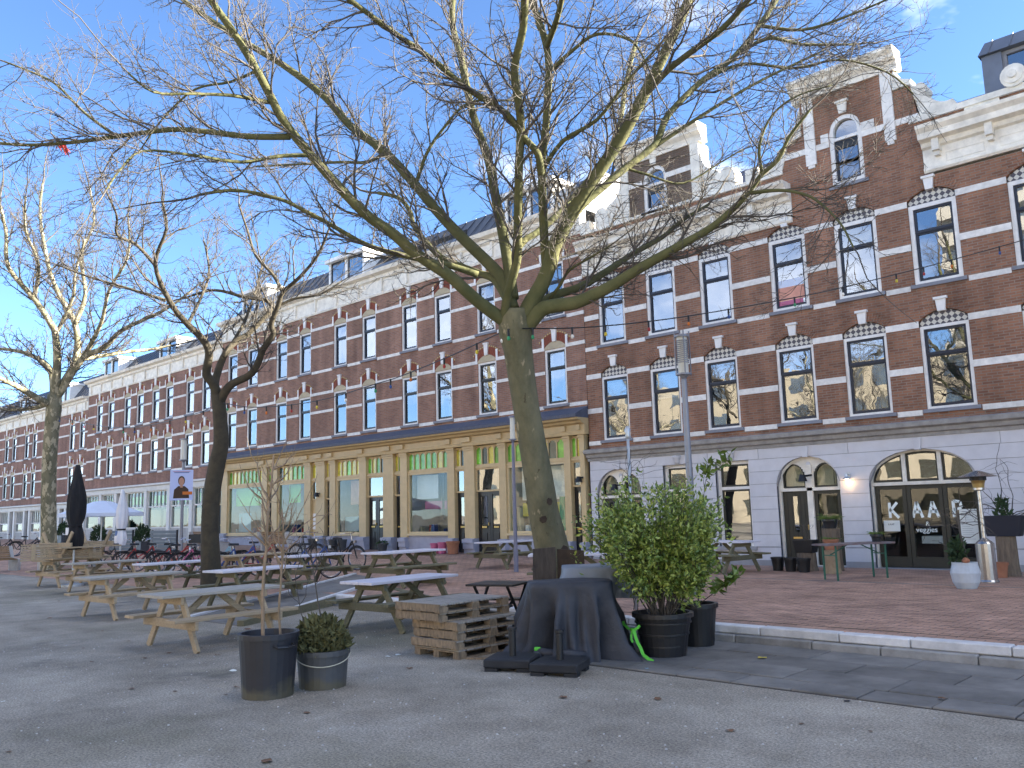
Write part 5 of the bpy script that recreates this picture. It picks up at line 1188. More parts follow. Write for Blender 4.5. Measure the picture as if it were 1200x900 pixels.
# thin metal stake with a climbing bare vine beyond the covered table
vx, vy = -7.85, 10.9; vz = gz(vx, vy)
vn = thing('vine_pole', 'thin metal pole wound with a bare climbing vine behind the covered furniture', 'pole', (vx, vy, vz))
MB().tube([(0, 0, 0), (0, 0, 2.6)], .022, 8).lathe([(.02, 2.58), (.045, 2.62), (.03, 2.66), (.05, 2.72), (.02, 2.78)], 10).build('pole', 'galv', vn, smooth=True)
tw = Twigs()
for k in range(3):
    P = np.array([[.035*math.cos(q*.9+k*2), .035*math.sin(q*.9+k*2), q*.11] for q in range(23)]); tw.add(P, .008, .004, 4)
    for q in range(9):
        T, _ = wander(P[int(RNG.integers(9, 22))], unit(RNG.normal(0, 1, 3)*np.array([1, 1, .4])+np.array([0, 0, .2])), RNG.uniform(.4, 1.0), 7, .25, -.02); tw.add(T, .004, .002)
link('vine', tw.mesh('vine'), 'twig', vn)

# ------------------------------------------------------------------ pallet stack
def pallet():
    t = thing('pallet', '', 'pallet'); W_, L_ = .80, 1.20
    for k in range(9): y = -L_/2+k*(L_/9); MB().box(-W_/2, W_/2, y+.008, y+L_/9-.012, .088, .106).build('top_board', 'pallet_top', t)
    for k in range(3):
        x = -W_/2+k*(W_-.1)/2; MB().box(x, x+.1, -L_/2, L_/2, .0, .018).build('bottom_board', 'pallet', t)
        for q in range(3):
            y = -L_/2+q*(L_-.13)/2; MB().box(x+.002, x+.098, y+.001, y+.13, .0185, .0695).build('block', 'pallet', t)
    for q in range(3): y = -L_/2+q*(L_-.1)/2; MB().box(-W_/2, W_/2, y, y+.1, .070, .0875).build('stringer', 'pallet', t)
    MB().box(-W_/2+.001, W_/2-.001, -L_/2-.02, -L_/2-.0005, .016, .104).build('end_board', 'pallet', t)
    return t
pl = pallet(); names = ['lowest pallet of the stack, its three blocks showing', 'second pallet from the ground in the stack', 'third pallet from the ground in the stack', 'fourth pallet from the ground in the stack', 'fifth pallet in the stack, pushed sideways', 'topmost pallet of the stack with grey slatted top']
for k in range(6):
    o = pl if k == 0 else copy_tree(pl)
    place(o, (-8.12-(.0 if k < 4 else .16)+random.uniform(-.015, .015), 7.72+(-.13 if k > 3 else 0)+random.uniform(-.02, .02), k*.107), R(random.uniform(-1.5, 1.5)), names[k], group='stacked pallets')
for ch in [c for c in pl.children if c.name.startswith('end_board')]: bpy.data.objects.remove(ch)
for k, (x, y, rz) in enumerate(((-7.45, 7.5, .5), (-7.25, 7.75, 1.1))): tag(MB().box(-.22, .22, -.05, .05, .002, .02).build('loose_plank', 'pallet'), ('short loose plank lying by the pallets', 'second loose plank lying nearer the upright boards')[k], 'plank'); bpy.context.scene.collection.objects[-1]; 
for o, (x, y, rz) in zip([o for o in COL.objects if o.name.startswith('loose_plank')], ((-7.5, 7.35, .5), (-7.25, 7.75, 1.1))): o.location = (x, y, 0); o.rotation_euler = (0, 0, rz)
lg_ = MB(); lg_.tube([(-.02, 0, 0), (0, 0, .02), (0, 0, .2), (.01, 0, .22)], [.05, .075, .07, .05], 10); o = tag(lg_.build('log_piece', 'stump_wood', smooth=True), 'small upright log beside the pallets', 'log'); o.location = (-7.32, 8.0, .0)

# ------------------------------------------------------------------ parasol bases, covered furniture, boards
def parasol_base(label, x, y, rz):
    t = thing('parasol_base', label, 'parasol base', (x, y, 0), R(rz), 'black parasol bases')
    t.scale = (1.2, 1.2, 1.1); MB().box(-.22, .22, -.22, .22, .03, .12).build('slab', 'rubber', t, bevel=.015)
    for sx in (-1, 1):
        for sy in (-1, 1): MB().box(sx*.15-.06, sx*.15+.06, sy*.15-.06, sy*.15+.06, 0, .031).build('foot', 'rubber', t)
    MB().lathe([(.034, .115), (.034, .37), (.045, .375), (.045, .40), (.03, .402), (.028, .36)], 14, closed=False).build('sleeve', 'black_plastic', t, smooth=False)
parasol_base('black parasol base beside the pallet planks', -6.82, 7.12, 28); parasol_base('black parasol base pushed against the covered table', -6.22, 7.22, 24)
def drape(name, label, loc, rz, hx, hy, h, m, flare, folds, seed, bottom=0.0, top_sag=.02):
    rng = np.random.default_rng(seed); n = 140; rowsn = 26; V = []; Fc = []
    ph = rng.uniform(0, 6.28, 6); fr = [3, 5, 8, 13, 19, 27]; am = [.02, .03, .035, .026, .016, .008]
    def outline(a):
        e = 5.0; c, s = math.cos(a), math.sin(a); r = (abs(c/hx)**e+abs(s/hy)**e)**(-1/e); return r*c, r*s
    for j in range(rowsn+1):
        v = j/rowsn
        for k in range(n):
            a = 2*math.pi*k/n; x, y = outline(a)
            if j == 0: sc, z = .0, h+top_sag
            elif j <= 4: sc, z = .25*j-.012*(j == 4), h+top_sag*(1-j/4)+.006*math.sin(3*a+j)
            else:
                u = (j-4)/(rowsn-4); z = lerp(h-.01, bottom, u**.95); f = sum(A*math.sin(q*a+p+u*1.5*math.sin(q)) for A, q, p in zip(am, fr, ph))
                lap = max(0, math.sin(2.5*a+ph[1]))
                sc = 1+flare*u*u*(.6+.4*math.sin(2*a+ph[0]))+folds*f*min(1, u*2.2)*3*(.5+u)+.05*math.sin(u*math.pi)*math.sin(4*a+ph[3])
                if u > .78 and bottom == 0: sc += (u-.78)*(.9+.5*math.sin(5*a+ph[2])); z = lerp(h-.01, bottom, .78**.95)*(1-(u-.78)/.22)**1.6+.035*abs(math.sin(4*a+ph[4]))*(1-u)/.22+.004+(0 if bottom == 0 else bottom)
            V.append((x*sc, y*sc, z))
    for j in range(rowsn):
        for k in range(n): q = (k+1) % n; Fc.append((j*n+k, j*n+q, (j+1)*n+q, (j+1)*n+k))
    me = bpy.data.meshes.new(name); me.from_pydata(V, [], Fc); me.update(); me.polygons.foreach_set('use_smooth', [True]*len(me.polygons))
    b = bmesh.new(); b.from_mesh(me); bmesh.ops.remove_doubles(b, verts=b.verts, dist=.0005); bmesh.ops.recalc_face_normals(b, faces=b.faces); b.to_mesh(me); b.free()
    t = thing(name, label, 'cover', loc, rz); link('cover', me, m, t); return t
cv = drape('covered_furniture', 'outdoor furniture wrapped in a dark navy tarpaulin that pools on the ground', (-6.72, 8.02, 0), R(42), .50, .36, .88, 'tarp', .10, 1.5, 5)
MB().tube([(-.42, -.38, .16), (-.3, -.47, .13), (-.05, -.5, .12), (.15, -.46, .1)], [.035, .05, .05, .03], 8).build('gathered_fold', 'tarp', cv, smooth=True)
MB().lathe([(.02, .0), (.07, .03), (.08, .08), (.05, .14), (.01, .16)], 9, (-.40, -.42)).build('knot', 'tarp', cv, smooth=True); MB().box(-.44, -.36, -.44, -.39, .15, .19).build('tie', 'strap', cv, bevel=.01)
cv2 = drape('covered_table', 'lighter grey-blue tarpaulin over a black folding table behind the navy cover', (-6.82, 9.08, 0), R(42), .70, .42, 1.0, 'tarp_light', .02, .35, 9, bottom=.62)
for sx in (-1, 1):
    for sy in (-1, 1): MB().box(sx*.5-.018, sx*.5+.018, sy*.3-.018, sy*.3+.018, 0, .93).build('leg', 'black_metal', cv2)
MB().box(-.56, .56, -.36, .36, .92, .94).build('tabletop', 'black_metal', cv2)
stp = thing('green_strap', 'bright green strap dangling from the table leg to the ground', 'strap', (-6.02, 8.35, 0))
def ribbon(pts, w, nm, m, par):
    mb = MB()
    for a, b in zip(pts[:-1], pts[1:]): mb.beam(a, b, w, .004, up=(.6, -.75, .2))
    mb.build(nm, m, par)
ribbon([(-.10, .02, .31), (-.06, .0, .335), (-.02, -.02, .33), (.02, -.01, .345), (.05, .0, .38)], .03, 'bow', 'strap', stp); ribbon([(-.02, -.02, .33), (.0, -.03, .27), (.03, -.035, .20), (.08, -.045, .14), (.12, -.06, .07), (.20, -.07, .03), (.27, -.08, .012)], .036, 'tail', 'strap', stp); ribbon([(-.03, -.02, .33), (-.05, -.03, .28), (-.045, -.045, .23), (-.02, -.05, .19)], .026, 'tail', 'strap', stp)
ribbon([(-.10, .0, .33), (-.25, .1, .36), (-.33, .2, .38)], .03, 'tail', 'strap', stp)
bl = at(654, 712, 11.9); bd = thing('tree_guard_boards', 'two rough dark boards standing upright against the big tree trunk', 'boards', (bl[0], bl[1], 0), R(40))
MB().hexa([(-.36, 0, 0), (-.02, 0, 0), (-.02, .06, 0), (-.36, .06, 0), (-.33, .12, 1.18), (-.01, .12, 1.2), (-.01, .18, 1.2), (-.33, .18, 1.18)]).build('board', 'plank_dark', bd)
MB().hexa([(.0, .03, 0), (.40, .03, 0), (.40, .10, 0), (.0, .10, 0), (.01, .15, 1.17), (.39, .15, 1.14), (.39, .22, 1.14), (.01, .22, 1.17)]).build('board', 'bark_scar', bd)
bt = thing('folding_table', 'small black folding table between the pallets and the upright boards', 'table', (-9.05, 9.2, 0), R(20))
MB().box(-.38, .38, -.35, .35, .66, .69).build('tabletop', 'black_plastic', bt, bevel=.006)
for sx in (-1, 1):
    MB().beam((sx*.30, -.3, 0), (sx*.30, .3, .66), .03, .03).build('leg', 'black_metal', bt); MB().beam((sx*.26, .3, 0), (sx*.26, -.3, .66), .03, .03).build('leg', 'black_metal', bt)
    MB().box(-.38, .38, sx*.5-.11, sx*.5+.11, .39, .42).build('seat', 'black_plastic', bt); MB().beam((0, sx*.5, .39), (0, sx*.1, .2), .03, .03).build('strut', 'black_metal', bt)

# ------------------------------------------------------------------ lamps, poster
def lamp(label, x, y, h, r, hr, hh, m, slats=True):
    z = gz(x, y); t = thing('street_lamp', label, 'street lamp', (x, y, z))
    MB().lathe([(r*1.25, 0), (r*1.25, .5), (r, .6), (r*.75, h-hh-.12), (hr*.35, h-hh-.1), (hr*.85, h-hh)], 14).build('pole', m, t, smooth=False)
    MB().cyl((0, 0), hr*.78, h-hh+.001, h-.06, 16).build('lamp_glass', 'lamp_glass', t)
    if slats:
        for k in range(12): zz = h-hh+.26*hh+k*(hh*.60/12); MB().lathe([(hr*.80, zz), (hr*.92, zz+.004), (hr*.92, zz+.016), (hr*.80, zz+.02)], 16, closed=False).build('louvre', 'pole_grey', t)
        for a in (45, 135, 225, 315): MB().beam((hr*1.1*math.cos(R(a)), hr*1.1*math.sin(R(a)), h-hh-.04), (hr*1.1*math.cos(R(a)), hr*1.1*math.sin(R(a)), h+.05), .018, .018).build('rod', 'pole_grey', t)
    MB().lathe([(hr*1.12, h-.06), (hr*1.12, h-.02), (hr*.4, h)], 16).build('cap', m, t); MB().lathe([(hr*1.12, h-hh-.03), (hr*1.12, h-hh)], 16).build('collar', m, t)
    return t
lamp('grey street lamp with slatted cylindrical head in front of the grey ground floor', -8.22, 13.2, 4.62, .066, .12, .72, 'pole_grey')
lamp('thin violet-grey lamp post by the big tree trunk', -15.55, 16.45, 4.05, .05, .085, .62, 'pole_violet', False)
pl_ = lamp('street lamp with white cylinder head rising behind the blue election poster', -33.3, 16.0, 4.75, .07, .15, .85, 'pole_grey', False)
pst = thing('election_poster', 'pale blue portrait poster fixed to the lamp post', 'poster', (-33.2, 15.9, gz(-33.3, 16)), R(58))
MB().box(-.43, .43, -.02, 0, 2.28, 3.48).build('board', 'poster_blue', pst)
def flat(poly, y, m, nm): MB().prism(poly, y-.003, y).build(nm, m, pst)
flat([(-.30, 2.36), (.30, 2.36), (.26, 2.72), (.12, 2.84), (-.12, 2.84), (-.27, 2.70)], -.021, 'hair', 'printed_figure'); flat([(.13*math.cos(R(a)), 3.05+.19*math.sin(R(a))) for a in range(0, 360, 24)], -.0245, 'hair', 'printed_figure')
flat([(.10*math.cos(R(a)), 3.02+.16*math.sin(R(a))) for a in range(0, 360, 24)], -.028, 'skin', 'printed_figure'); flat([(-.05, 2.78), (.05, 2.78), (.05, 2.9), (-.05, 2.9)], -.0245, 'skin', 'printed_figure')
flat([(.05, 2.50), (.41, 2.50), (.41, 2.62), (.05, 2.62)], -.028, 'orange', 'printed_band'); flat([(-.28, 3.36), (.28, 3.36), (.28, 3.385), (-.28, 3.385)], -.0245, 'blue', 'printed_line'); flat([(-.32, 3.41), (.32, 3.41), (.32, 3.425), (-.32, 3.425)], -.0245, 'red', 'printed_line')

# ------------------------------------------------------------------ parasols on the terrace
def closed_parasol(label, x, y, h, w, m, mp, logo=None):
    z = gz(x, y); t = thing('closed_parasol', label, 'parasol', (x, y, z)); n = 26; V = []; Fc = []; rowsn = 14; zb = h*.30
    for j in range(rowsn+1):
        u = j/rowsn; zz = lerp(h, zb, u); r = w*(.25+.75*min(1, u*2.5))*(1-.35*math.exp(-((u-.72)/.07)**2))*(1 if u < .95 else .8)
        for k in range(n): a = 2*math.pi*k/n; rr = r*(1+.22*math.sin(6*a+u*2)*min(1, u*3)+.08*math.sin(11*a+1)); V.append((rr*math.cos(a), rr*math.sin(a), zz))
    for j in range(rowsn):
        for k in range(n): q = (k+1) % n; Fc.append((j*n+k, (j+1)*n+k, (j+1)*n+q, j*n+q))
    Fc.append(tuple(range(n))); me = bpy.data.meshes.new('canopy'); me.from_pydata(V, [], Fc); me.update(); me.polygons.foreach_set('use_smooth', [True]*len(me.polygons)); link('canopy', me, m, t)
    MB().cyl((0, 0), .03, 0, h*.6, 10).lathe([(.3, 0), (.3, .06), (.05, .09)], 14).build('pole', mp, t)
    MB().lathe([(w*.85, zb+.28*(h-zb)-.03), (w*.9, zb+.28*(h-zb)), (w*.85, zb+.28*(h-zb)+.03)], 14, closed=False).build('tie', 'black_metal' if m != 'canvas_black' else m, t)
    if logo: MB().box(-w*.5, w*.4, -w*.99, -w*.9, h*.42, h*.48).build('printed_mark', logo, t)
    return t
closed_parasol('tall closed black parasol beside the far plane tree', -25.6, 9.22, 3.35, .21, 'canvas_black', 'galv', 'canvas_white'); closed_parasol('closed white parasol beside the open blue one', -30.75, 12.6, 2.75, .17, 'canvas_white', 'galv', 'blue')
ux, uy = -35.3, 13.7; ub = thing('open_parasol', 'open pale blue parasol over the cafe terrace', 'parasol', (ux, uy, gz(ux, uy)), R(20))
V = [(0, 0, 2.42), (0, 0, 2.50)]; Fc = []; n = 8
for (r, z) in ((.35, 2.38), (1.62, 1.93), (1.62, 1.80)):
    for k in range(n): a = 2*math.pi*k/n+R(22.5); V.append((r*math.cos(a), r*math.sin(a), z))
for k in range(n):
    q = (k+1) % n; Fc += [(0, 2+k, 2+q), (2+k, 10+k, 10+q, 2+q), (10+k, 18+k, 18+q, 10+q)]
me = bpy.data.meshes.new('canopy'); me.from_pydata(V, [], Fc); me.update(); link('canopy', me, 'blue_white', ub)
MB().cyl((0, 0), .025, 0, 2.42, 8).lathe([(.3, 0), (.3, .07), (.04, .1)], 12).build('pole', 'galv', ub)
for k in range(8): a = 2*math.pi*k/8+R(22.5); MB().beam((0, 0, 2.38), (1.58*math.cos(a), 1.58*math.sin(a), 1.92), .02, .02).build('rib', 'galv', ub)

# ------------------------------------------------------------------ benches, planters, bicycles
def bench(label, x, y, rz):
    t = thing('street_bench', label, 'bench', (x, y, gz(x, y)), R(rz), 'concrete and timber street benches')
    for s in (-1, 1): MB().prism([(-.32, 0), (.30, 0), (.34, .42), (.52, .95), (.36, .95), (.16, .52), (-.36, .46)], -.06, .06).build('concrete_end', 'concrete', t).matrix_local = Matrix.Translation((s*.95, 0, 0)) @ Matrix.Rotation(math.pi/2, 4, 'Z')
    for k in range(6): yy = -.34+k*.085; MB().box(-.88, .88, yy, yy+.075, .455+k*.008, .49+k*.008).build('seat_slat', 'wood_bench', t)
    for k in range(6): z = .54+k*.07; yy = .20+k*.027; MB().hexa([(-.88, yy, z), (.88, yy, z), (.88, yy+.03, z), (-.88, yy+.03, z), (-.88, yy+.024, z+.06), (.88, yy+.024, z+.06), (.88, yy+.054, z+.06), (-.88, yy+.054, z+.06)]).build('back_slat', 'wood_bench', t)
mat('wood_bench', (.30, .19, .095), .7, .25, 3, col2=(.20, .12, .06), stretch=(1.2, 14, 14))
bench('timber bench with concrete ends at the very edge of the plaza by the far tree', -36.0, 10.0, 100); bench('timber bench with concrete ends standing behind the first one', -33.6, 12.0, 95)
bench('timber bench with concrete ends against the shopfront with lime glass', -33.9, 17.6, 180); bench('timber bench with concrete ends in front of the clothes display', -29.0, 17.9, 180)
for k, (x, y) in enumerate(((-37.5, 17.2), (-41.5, 17.0))):
    t = thing('terrace_screen', ('dark grey slatted terrace screen nearer the poster', 'dark grey slatted terrace screen beside the white closed parasol')[k], 'screen', (x, y, gz(x, y)), R(4))
    for q in range(6): MB().box(-1.1, 1.1, -.02, .02, .08+q*.155, .22+q*.155).build('slat', 'zinc_dark', t)
    for s in (-1.05, 1.05): MB().box(s-.04, s+.04, .021, .08, 0, 1.02).build('post', 'black_metal', t)
for k, (x, y, lab) in enumerate(((-39.6, 17.2, 'tall dark planter of bamboo grass between two terrace screens'), (-43.6, 16.8, 'tall dark planter of bamboo grass left of the terrace screens'), (-56, 19.5, 'leafy planter by the white shop pillars'))):
    t = thing('terrace_planter', lab, 'planter', (x, y, gz(x, y)), 0); MB().box(-.3, .3, -.2, .2, 0, .5).build('box', 'zinc_dark', t)
    leaf_cloud(t, 'foliage', 'conifer', 500, blob(0, 0, .5, .42, .3, .75), .16, .9)
def bicycle(col):
    t = thing('bicycle', '', 'bicycle'); r = .33
    for x in (-.52, .52):
        n = 26; w = MB(); ring = [(x+r*math.cos(2*math.pi*k/n), 0, .35+r*math.sin(2*math.pi*k/n)) for k in range(n+1)]; w.tube(ring, .018, 6, False); wh = w.build('wheel', 'rubber', t)
        MB().tube([(x+(r-.03)*math.cos(2*math.pi*k/n), 0, .35+(r-.03)*math.sin(2*math.pi*k/n)) for k in range(n+1)], .009, 4, False).build('rim', 'chrome', wh)
        sp = MB()
        for k in range(12): a = 2*math.pi*k/12; sp.beam((x, .015*(-1)**k, .35), (x+(r-.03)*math.cos(a), 0, .35+(r-.03)*math.sin(a)), .004, .004)
        sp.build('spokes', 'chrome', wh)
        MB().tube([(x+(r+.035)*math.cos(a), 0, .35+(r+.035)*math.sin(a)) for a in np.linspace(.15, 2.6, 10)], .016, 4).build('mudguard', 'black_plastic', t)
    fr = MB(); H = (.36, 0, .86); S = (-.16, 0, .80); B = (-.06, 0, .30)
    for a, b in ((H, B), ((.38, 0, .78), (-.10, 0, .50)), (S, B), (B, (-.52, 0, .35)), (S, (-.52, 0, .35)), (H, (.52, 0, .35))): fr.tube([a, b], .02, 7)
    fr.build('frame', col, t)
    MB().tube([H, (.33, 0, 1.0), (.30, 0, 1.06)], .014, 6).tube([(.14, -.28, 1.06), (.27, -.2, 1.09), (.30, 0, 1.06), (.27, .2, 1.09), (.14, .28, 1.06)], .012, 6).build('handlebar', 'chrome', t)
    MB().hexa([(-.32, -.09, .90), (-.04, -.03, .90), (-.04, .03, .90), (-.32, .09, .90), (-.31, -.08, .96), (-.05, -.02, .95), (-.05, .02, .95), (-.31, .08, .96)]).tube([S, (-.18, 0, .91)], .013, 6).build('saddle', 'rubber', t)
    MB().beam((-.78, 0, .72), (-.30, 0, .72), .12, .012).tube([(-.52, .05, .35), (-.70, .05, .72)], .008, 4).tube([(-.52, -.05, .35), (-.70, -.05, .72)], .008, 4).build('carrier', 'black_metal', t)
    MB().tube([(-.06, -.06, .30), (.02, -.08, .15)], .012, 5).tube([(-.06, .06, .30), (-.14, .08, .45)], .012, 5).lathe([(.09, -.01), (.09, .01)], 12).build('crank', 'chrome', t).data.transform(Matrix.Translation((0, 0, 0)))
    MB().box(.44, .50, -.04, .04, .80, .87).build('headlight', 'chrome', t)
    return t
BK = [('black_metal', -29.3, 12.0, 60, 'black bicycle nearest the slatted panels at the end of the rack'), ('red', -28.2, 12.2, 65, 'dark red bicycle in the rack beside the black ones'), ('black_metal', -27.2, 12.3, 58, 'black bicycle with chrome mudguards between two red ones'), ('red', -26.4, 12.5, 62, 'red bicycle parked beside the black crate bicycle'),
      ('black_metal', -25.3, 12.2, 55, 'black bicycle carrying a dark front crate'), ('pink', -24.5, 12.3, 66, 'pink bicycle with a pale plastic crate on the handlebar'), ('cyan', -23.6, 12.4, 58, 'pale blue bicycle beside the pink one'), ('blue', -22.8, 12.7, 70, 'bright blue bicycle behind the crooked tree'), ('red', -22.9, 13.4, 60, 'bright red bicycle with raised handlebar'),
      ('black_metal', -23.9, 15.6, 8, 'black bicycle parked across, right of the crooked tree'), ('blue', -19.8, 13.1, 72, 'blue bicycle leaning between the brown and white picnic tables'), ('black_metal', -21.3, 15.2, 12, 'black bicycle in front of the bench by the clothes display'), ('black_metal', -47.5, 13.8, 50, 'black bicycle far off by the white shop pillars'), ('black_metal', -45.8, 14.4, 60, 'second far bicycle by the white shop pillars')]
bp_ = {}
for col, x, y, rz, lab in BK:
    if col not in bp_: bp_[col] = bicycle(col); o = bp_[col]
    else: o = copy_tree(bp_[col])
    place(o, (x, y, gz(x, y)-.002), R(rz), lab, rot=(R(random.uniform(-5, 5)), 0, R(rz)), group='parked bicycles')
for nm, m, x, y, z, lab in (('bicycle_crate', 'canvas_white', -24.5+.15, 12.3+.36, .88, 'pale plastic crate on the pink bicycle'), ('bicycle_crate', 'black_plastic', -25.3+.2, 12.2+.32, .95, 'dark crate on the black bicycle')):
    t = thing(nm, lab, 'crate', (x, y, z+gz(x, y)), R(60)); MB().box(-.2, .2, -.15, .15, 0, .02).build('floor', m, t)
    for (a, b, c, d) in ((-.2, .2, -.15, -.135), (-.2, .2, .135, .15), (-.2, -.185, -.134, .134), (.185, .2, -.134, .134)): MB().box(a, b, c, d, .021, .26).build('side', m, t)
for k in range(5):
    x = -28.9+k*1.35; y = 12.9; t = MB().tube([(0, -.35, 0), (0, -.35, .72), (0, -.3, .78), (0, .3, .78), (0, .35, .72), (0, .35, 0)], .025, 8).build('bicycle_stand', 'galv', None); t.location = (x, y, gz(x, y)-.01); t.rotation_euler = (0, 0, R(60)); tag(t, 'grey steel hoop stand between the parked bicycles', 'bicycle stand', 'hoop stands')

# ------------------------------------------------------------------ pots along the shops
def small(name, label, x, y, r, h, m, group=None): return pot(name, label, (x, y, gz(x, y)), r*.8, r, h, m, .015, group=group)
small('pink_pot', 'bright pink pot by the dark door, left of a pair', -23.75, 20.9, .17, .36, 'pink'); small('pink_pot', 'bright pink pot touching the terracotta one', -23.3, 20.85, .17, .40, 'pink'); small('terracotta_pot', 'large terracotta pot beside the pink pots', -22.75, 20.85, .23, .44, 'terracotta')
for x, lab in ((-31.6, 'dark pot beside the shop pilaster under the wall lamp'), (-30.1, 'dark pot under the blue shop window'), (-29.5, 'second dark pot under the blue shop window')): small('dark_pot', lab, x, 20.95, .2, .42, 'grey_plastic')
o = small('dark_pot', 'dark pot with a low plant by the double door', -26.8, 20.9, .2, .3, 'grey_plastic'); leaf_cloud(o, 'plant', 'conifer', 60, blob(0, 0, .28, .2, .2, .15), .12)

# ------------------------------------------------------------------ outside the restaurant
def stump(label, x, y, r, h, m='stump_wood', z=None):
    zz = gz(x, y) if z is None else z; t = thing('log_stump', label, 'stump', (x, y, zz)); n = 18; mb = MB(); rr = [r*(1+random.uniform(-.08, .08)) for _ in range(n)]; V = []
    for j, (f, z_) in enumerate(((1.12, 0), (1.0, h*.25), (.97, h*.7), (.95, h))): V += [(rr[k]*f*math.cos(2*math.pi*k/n), rr[k]*f*math.sin(2*math.pi*k/n), z_) for k in range(n)]
    mb.v = V
    for j in range(3):
        for k in range(n): q = (k+1) % n; mb.f.append((j*n+k, j*n+q, (j+1)*n+q, (j+1)*n+k))
    mb.build('bark', m, t); MB().lathe([(.001, h+.001), (r*.9, h+.001)], n, closed=False).build('cut_face', 'stump_pale', t); return t
def tuft(t, z, n, L, m='grass_green'):
    tw = Twigs()
    for k in range(n):
        a = RNG.uniform(0, 6.28); d = unit(np.array([math.cos(a), math.sin(a), 1.1])); P, _ = wander(np.array([RNG.normal(0, .04), RNG.normal(0, .04), z]), d, L*RNG.uniform(.6, 1.1), 5, .08, -.22); tw.add(P, .006, .002)
    link('grass', tw.mesh('grass'), m, t)
stump('tall leaning log carrying a grass pot beside the green table', -8.85, 20.3, .22, .98); o = small('grass_pot', 'dark pot of arching grass on the tall log', -8.85, 20.3, .18, .22, 'black_plastic'); o.location.z += .985; tuft(o, .18, 150, .36)
stump('pale short log with knots beside the green table', -8.45, 19.35, .17, .52, 'stump_pale'); o = small('grass_pot', 'terracotta pot of grass on the pale short log', -8.45, 19.35, .16, .24, 'terracotta'); o.location.z += .525; tuft(o, .2, 90, .22)
stump('log holding a square black tub beside the olive door', -9.35, 20.0, .22, .42)
o = thing('black_tub', 'square black tub with dead twigs on a log by the olive door', 'plant tub', (-9.35, 20.0, gz(-9.3, 20)+.425)); MB().hexa([(-.2, -.16, 0), (.2, -.16, 0), (.2, .16, 0), (-.2, .16, 0), (-.25, -.2, .30), (.25, -.2, .30), (.25, .2, .30), (-.25, .2, .30)]).build('tub', 'black_plastic', o); stems(o, 'twigs', 'twig', [((RNG.uniform(-.1, .1), 0, .28), (RNG.normal(0, .3), RNG.normal(0, .3), 1), .4, .004, .002, 2, .2) for k in range(6)], 0, 0)
for x, y, lab in ((-10.0, 19.8, 'low black pot in front of the olive door'), (-9.6, 19.65, 'low black pot between two others under the log tub'), (-9.2, 19.5, 'low black pot next to the pale log')): o = small('black_pot', lab, x, y, .15, .32, 'black_plastic')
gt = thing('beer_table', 'narrow folding table with green metal legs outside the restaurant', 'table', (-7.42, 18.1, gz(-7.4, 18.1)), R(62)); MB().box(-.85, .85, -.25, .25, .70, .735).build('tabletop', 'table_worn', gt) if 'table_worn' in MATS else None
mat('table_worn', (.20, .19, .20), .7, .3, 5, col2=(.16, .08, .06)); MB().box(-.85, .85, -.25, .25, .70, .735).build('tabletop', 'table_worn', gt)
for sx in (-.62, .62):
    for sy in (-.2, .2): MB().box(sx-.015, sx+.015, sy-.015, sy+.015, 0, .70).build('leg', 'green_paint', gt)
    MB().beam((sx, -.2, .5), (sx, .2, .5), .02, .02).beam((sx, 0, .5), (sx*.3, 0, .69), .02, .02).build('strut', 'green_paint', gt)
o = small('grass_pot', 'small dark pot of grass standing on the green-legged table', -7.15, 18.65, .11, .16, 'black_plastic'); o.location.z = gz(-7.4, 18.1)+.736; tuft(o, .14, 90, .2)
wp = pot('white_pot', 'pale grey rounded pot with a bare twisting shrub by the patio heater', (-4.92, 16.75, gz(-4.9, 16.7)), .16, .21, .46, 'pot_white', .0, belly=.245); leaf_cloud(wp, 'evergreen', 'conifer', 260, blob(-.1, 0, .45, .12, .12, .42), .12, 1.0); tag(MB().lathe([(.001, 0), (.06, .01), (.07, .05), (.03, .09), (.001, .1)], 10).build('gourd', 'terracotta', None, smooth=True), 'small brown gourd lying in the pale pot', 'gourd').location = (-4.85, 16.6, gz(-4.9, 16.7)+.45)
tw = Twigs(); P, _ = wander(np.array([.05, 0, .42]), np.array([0, 0, 1.0]), 1.0, 8, .06, .05); tw.add(P, .022, .014, 6)
for k in range(12):
    a = RNG.uniform(0, 6.28); T, _ = wander(P[int(RNG.integers(3, 9))], np.array([math.cos(a), math.sin(a)*.6, .25]), RNG.uniform(.5, 1.1), 10, .28, -.03); tw.add(T, .010, .003, 4)
link('twisting_branches', tw.mesh('twisting_branches'), 'twig', wp)
ph = thing('patio_heater', 'stainless steel patio heater beside the menu sheet', 'patio heater', (facX(1152, 620, 18.3), 18.3, gz(-4.5, 18.3))); MB().lathe([(.19, 0), (.19, .02), (.165, .05), (.165, .72), (.13, .76), (.04, .83), (.035, 1.72), (.10, 1.74), (.10, 1.78)], 18).build('column', 'steel', ph); MB().lathe([(.10, 1.781), (.11, 1.86), (.13, 1.92)], 16, closed=False).build('burner', 'brass', ph); MB().cyl((0, 0), .15, 1.921, 2.0).build('guard', 'black_metal', ph); MB().lathe([(.36, 1.99), (.10, 2.09), (.02, 2.11)], 24, closed=False).build('reflector', 'steel', ph, smooth=True)
VX = facX(1177, 620, 20.1); stump('log holding a dark oblong tub against the grey wall', VX, 20.1, .2, .80); o = thing('vine_tub', 'dark blue oblong tub with a bare spreading vine on a log', 'plant tub', (VX, 20.1, gz(-4.6, 20)+.805)); MB().hexa([(-.30, -.16, 0), (.30, -.16, 0), (.30, .16, 0), (-.30, .16, 0), (-.38, -.2, .42), (.38, -.2, .42), (.38, .2, .42), (-.38, .2, .42)]).build('tub', 'navy', o)
leaf_cloud(o, 'evergreen', 'conifer', 220, blob(.0, 0, .38, .13, .13, .45), .1, 1.0); tw = Twigs()
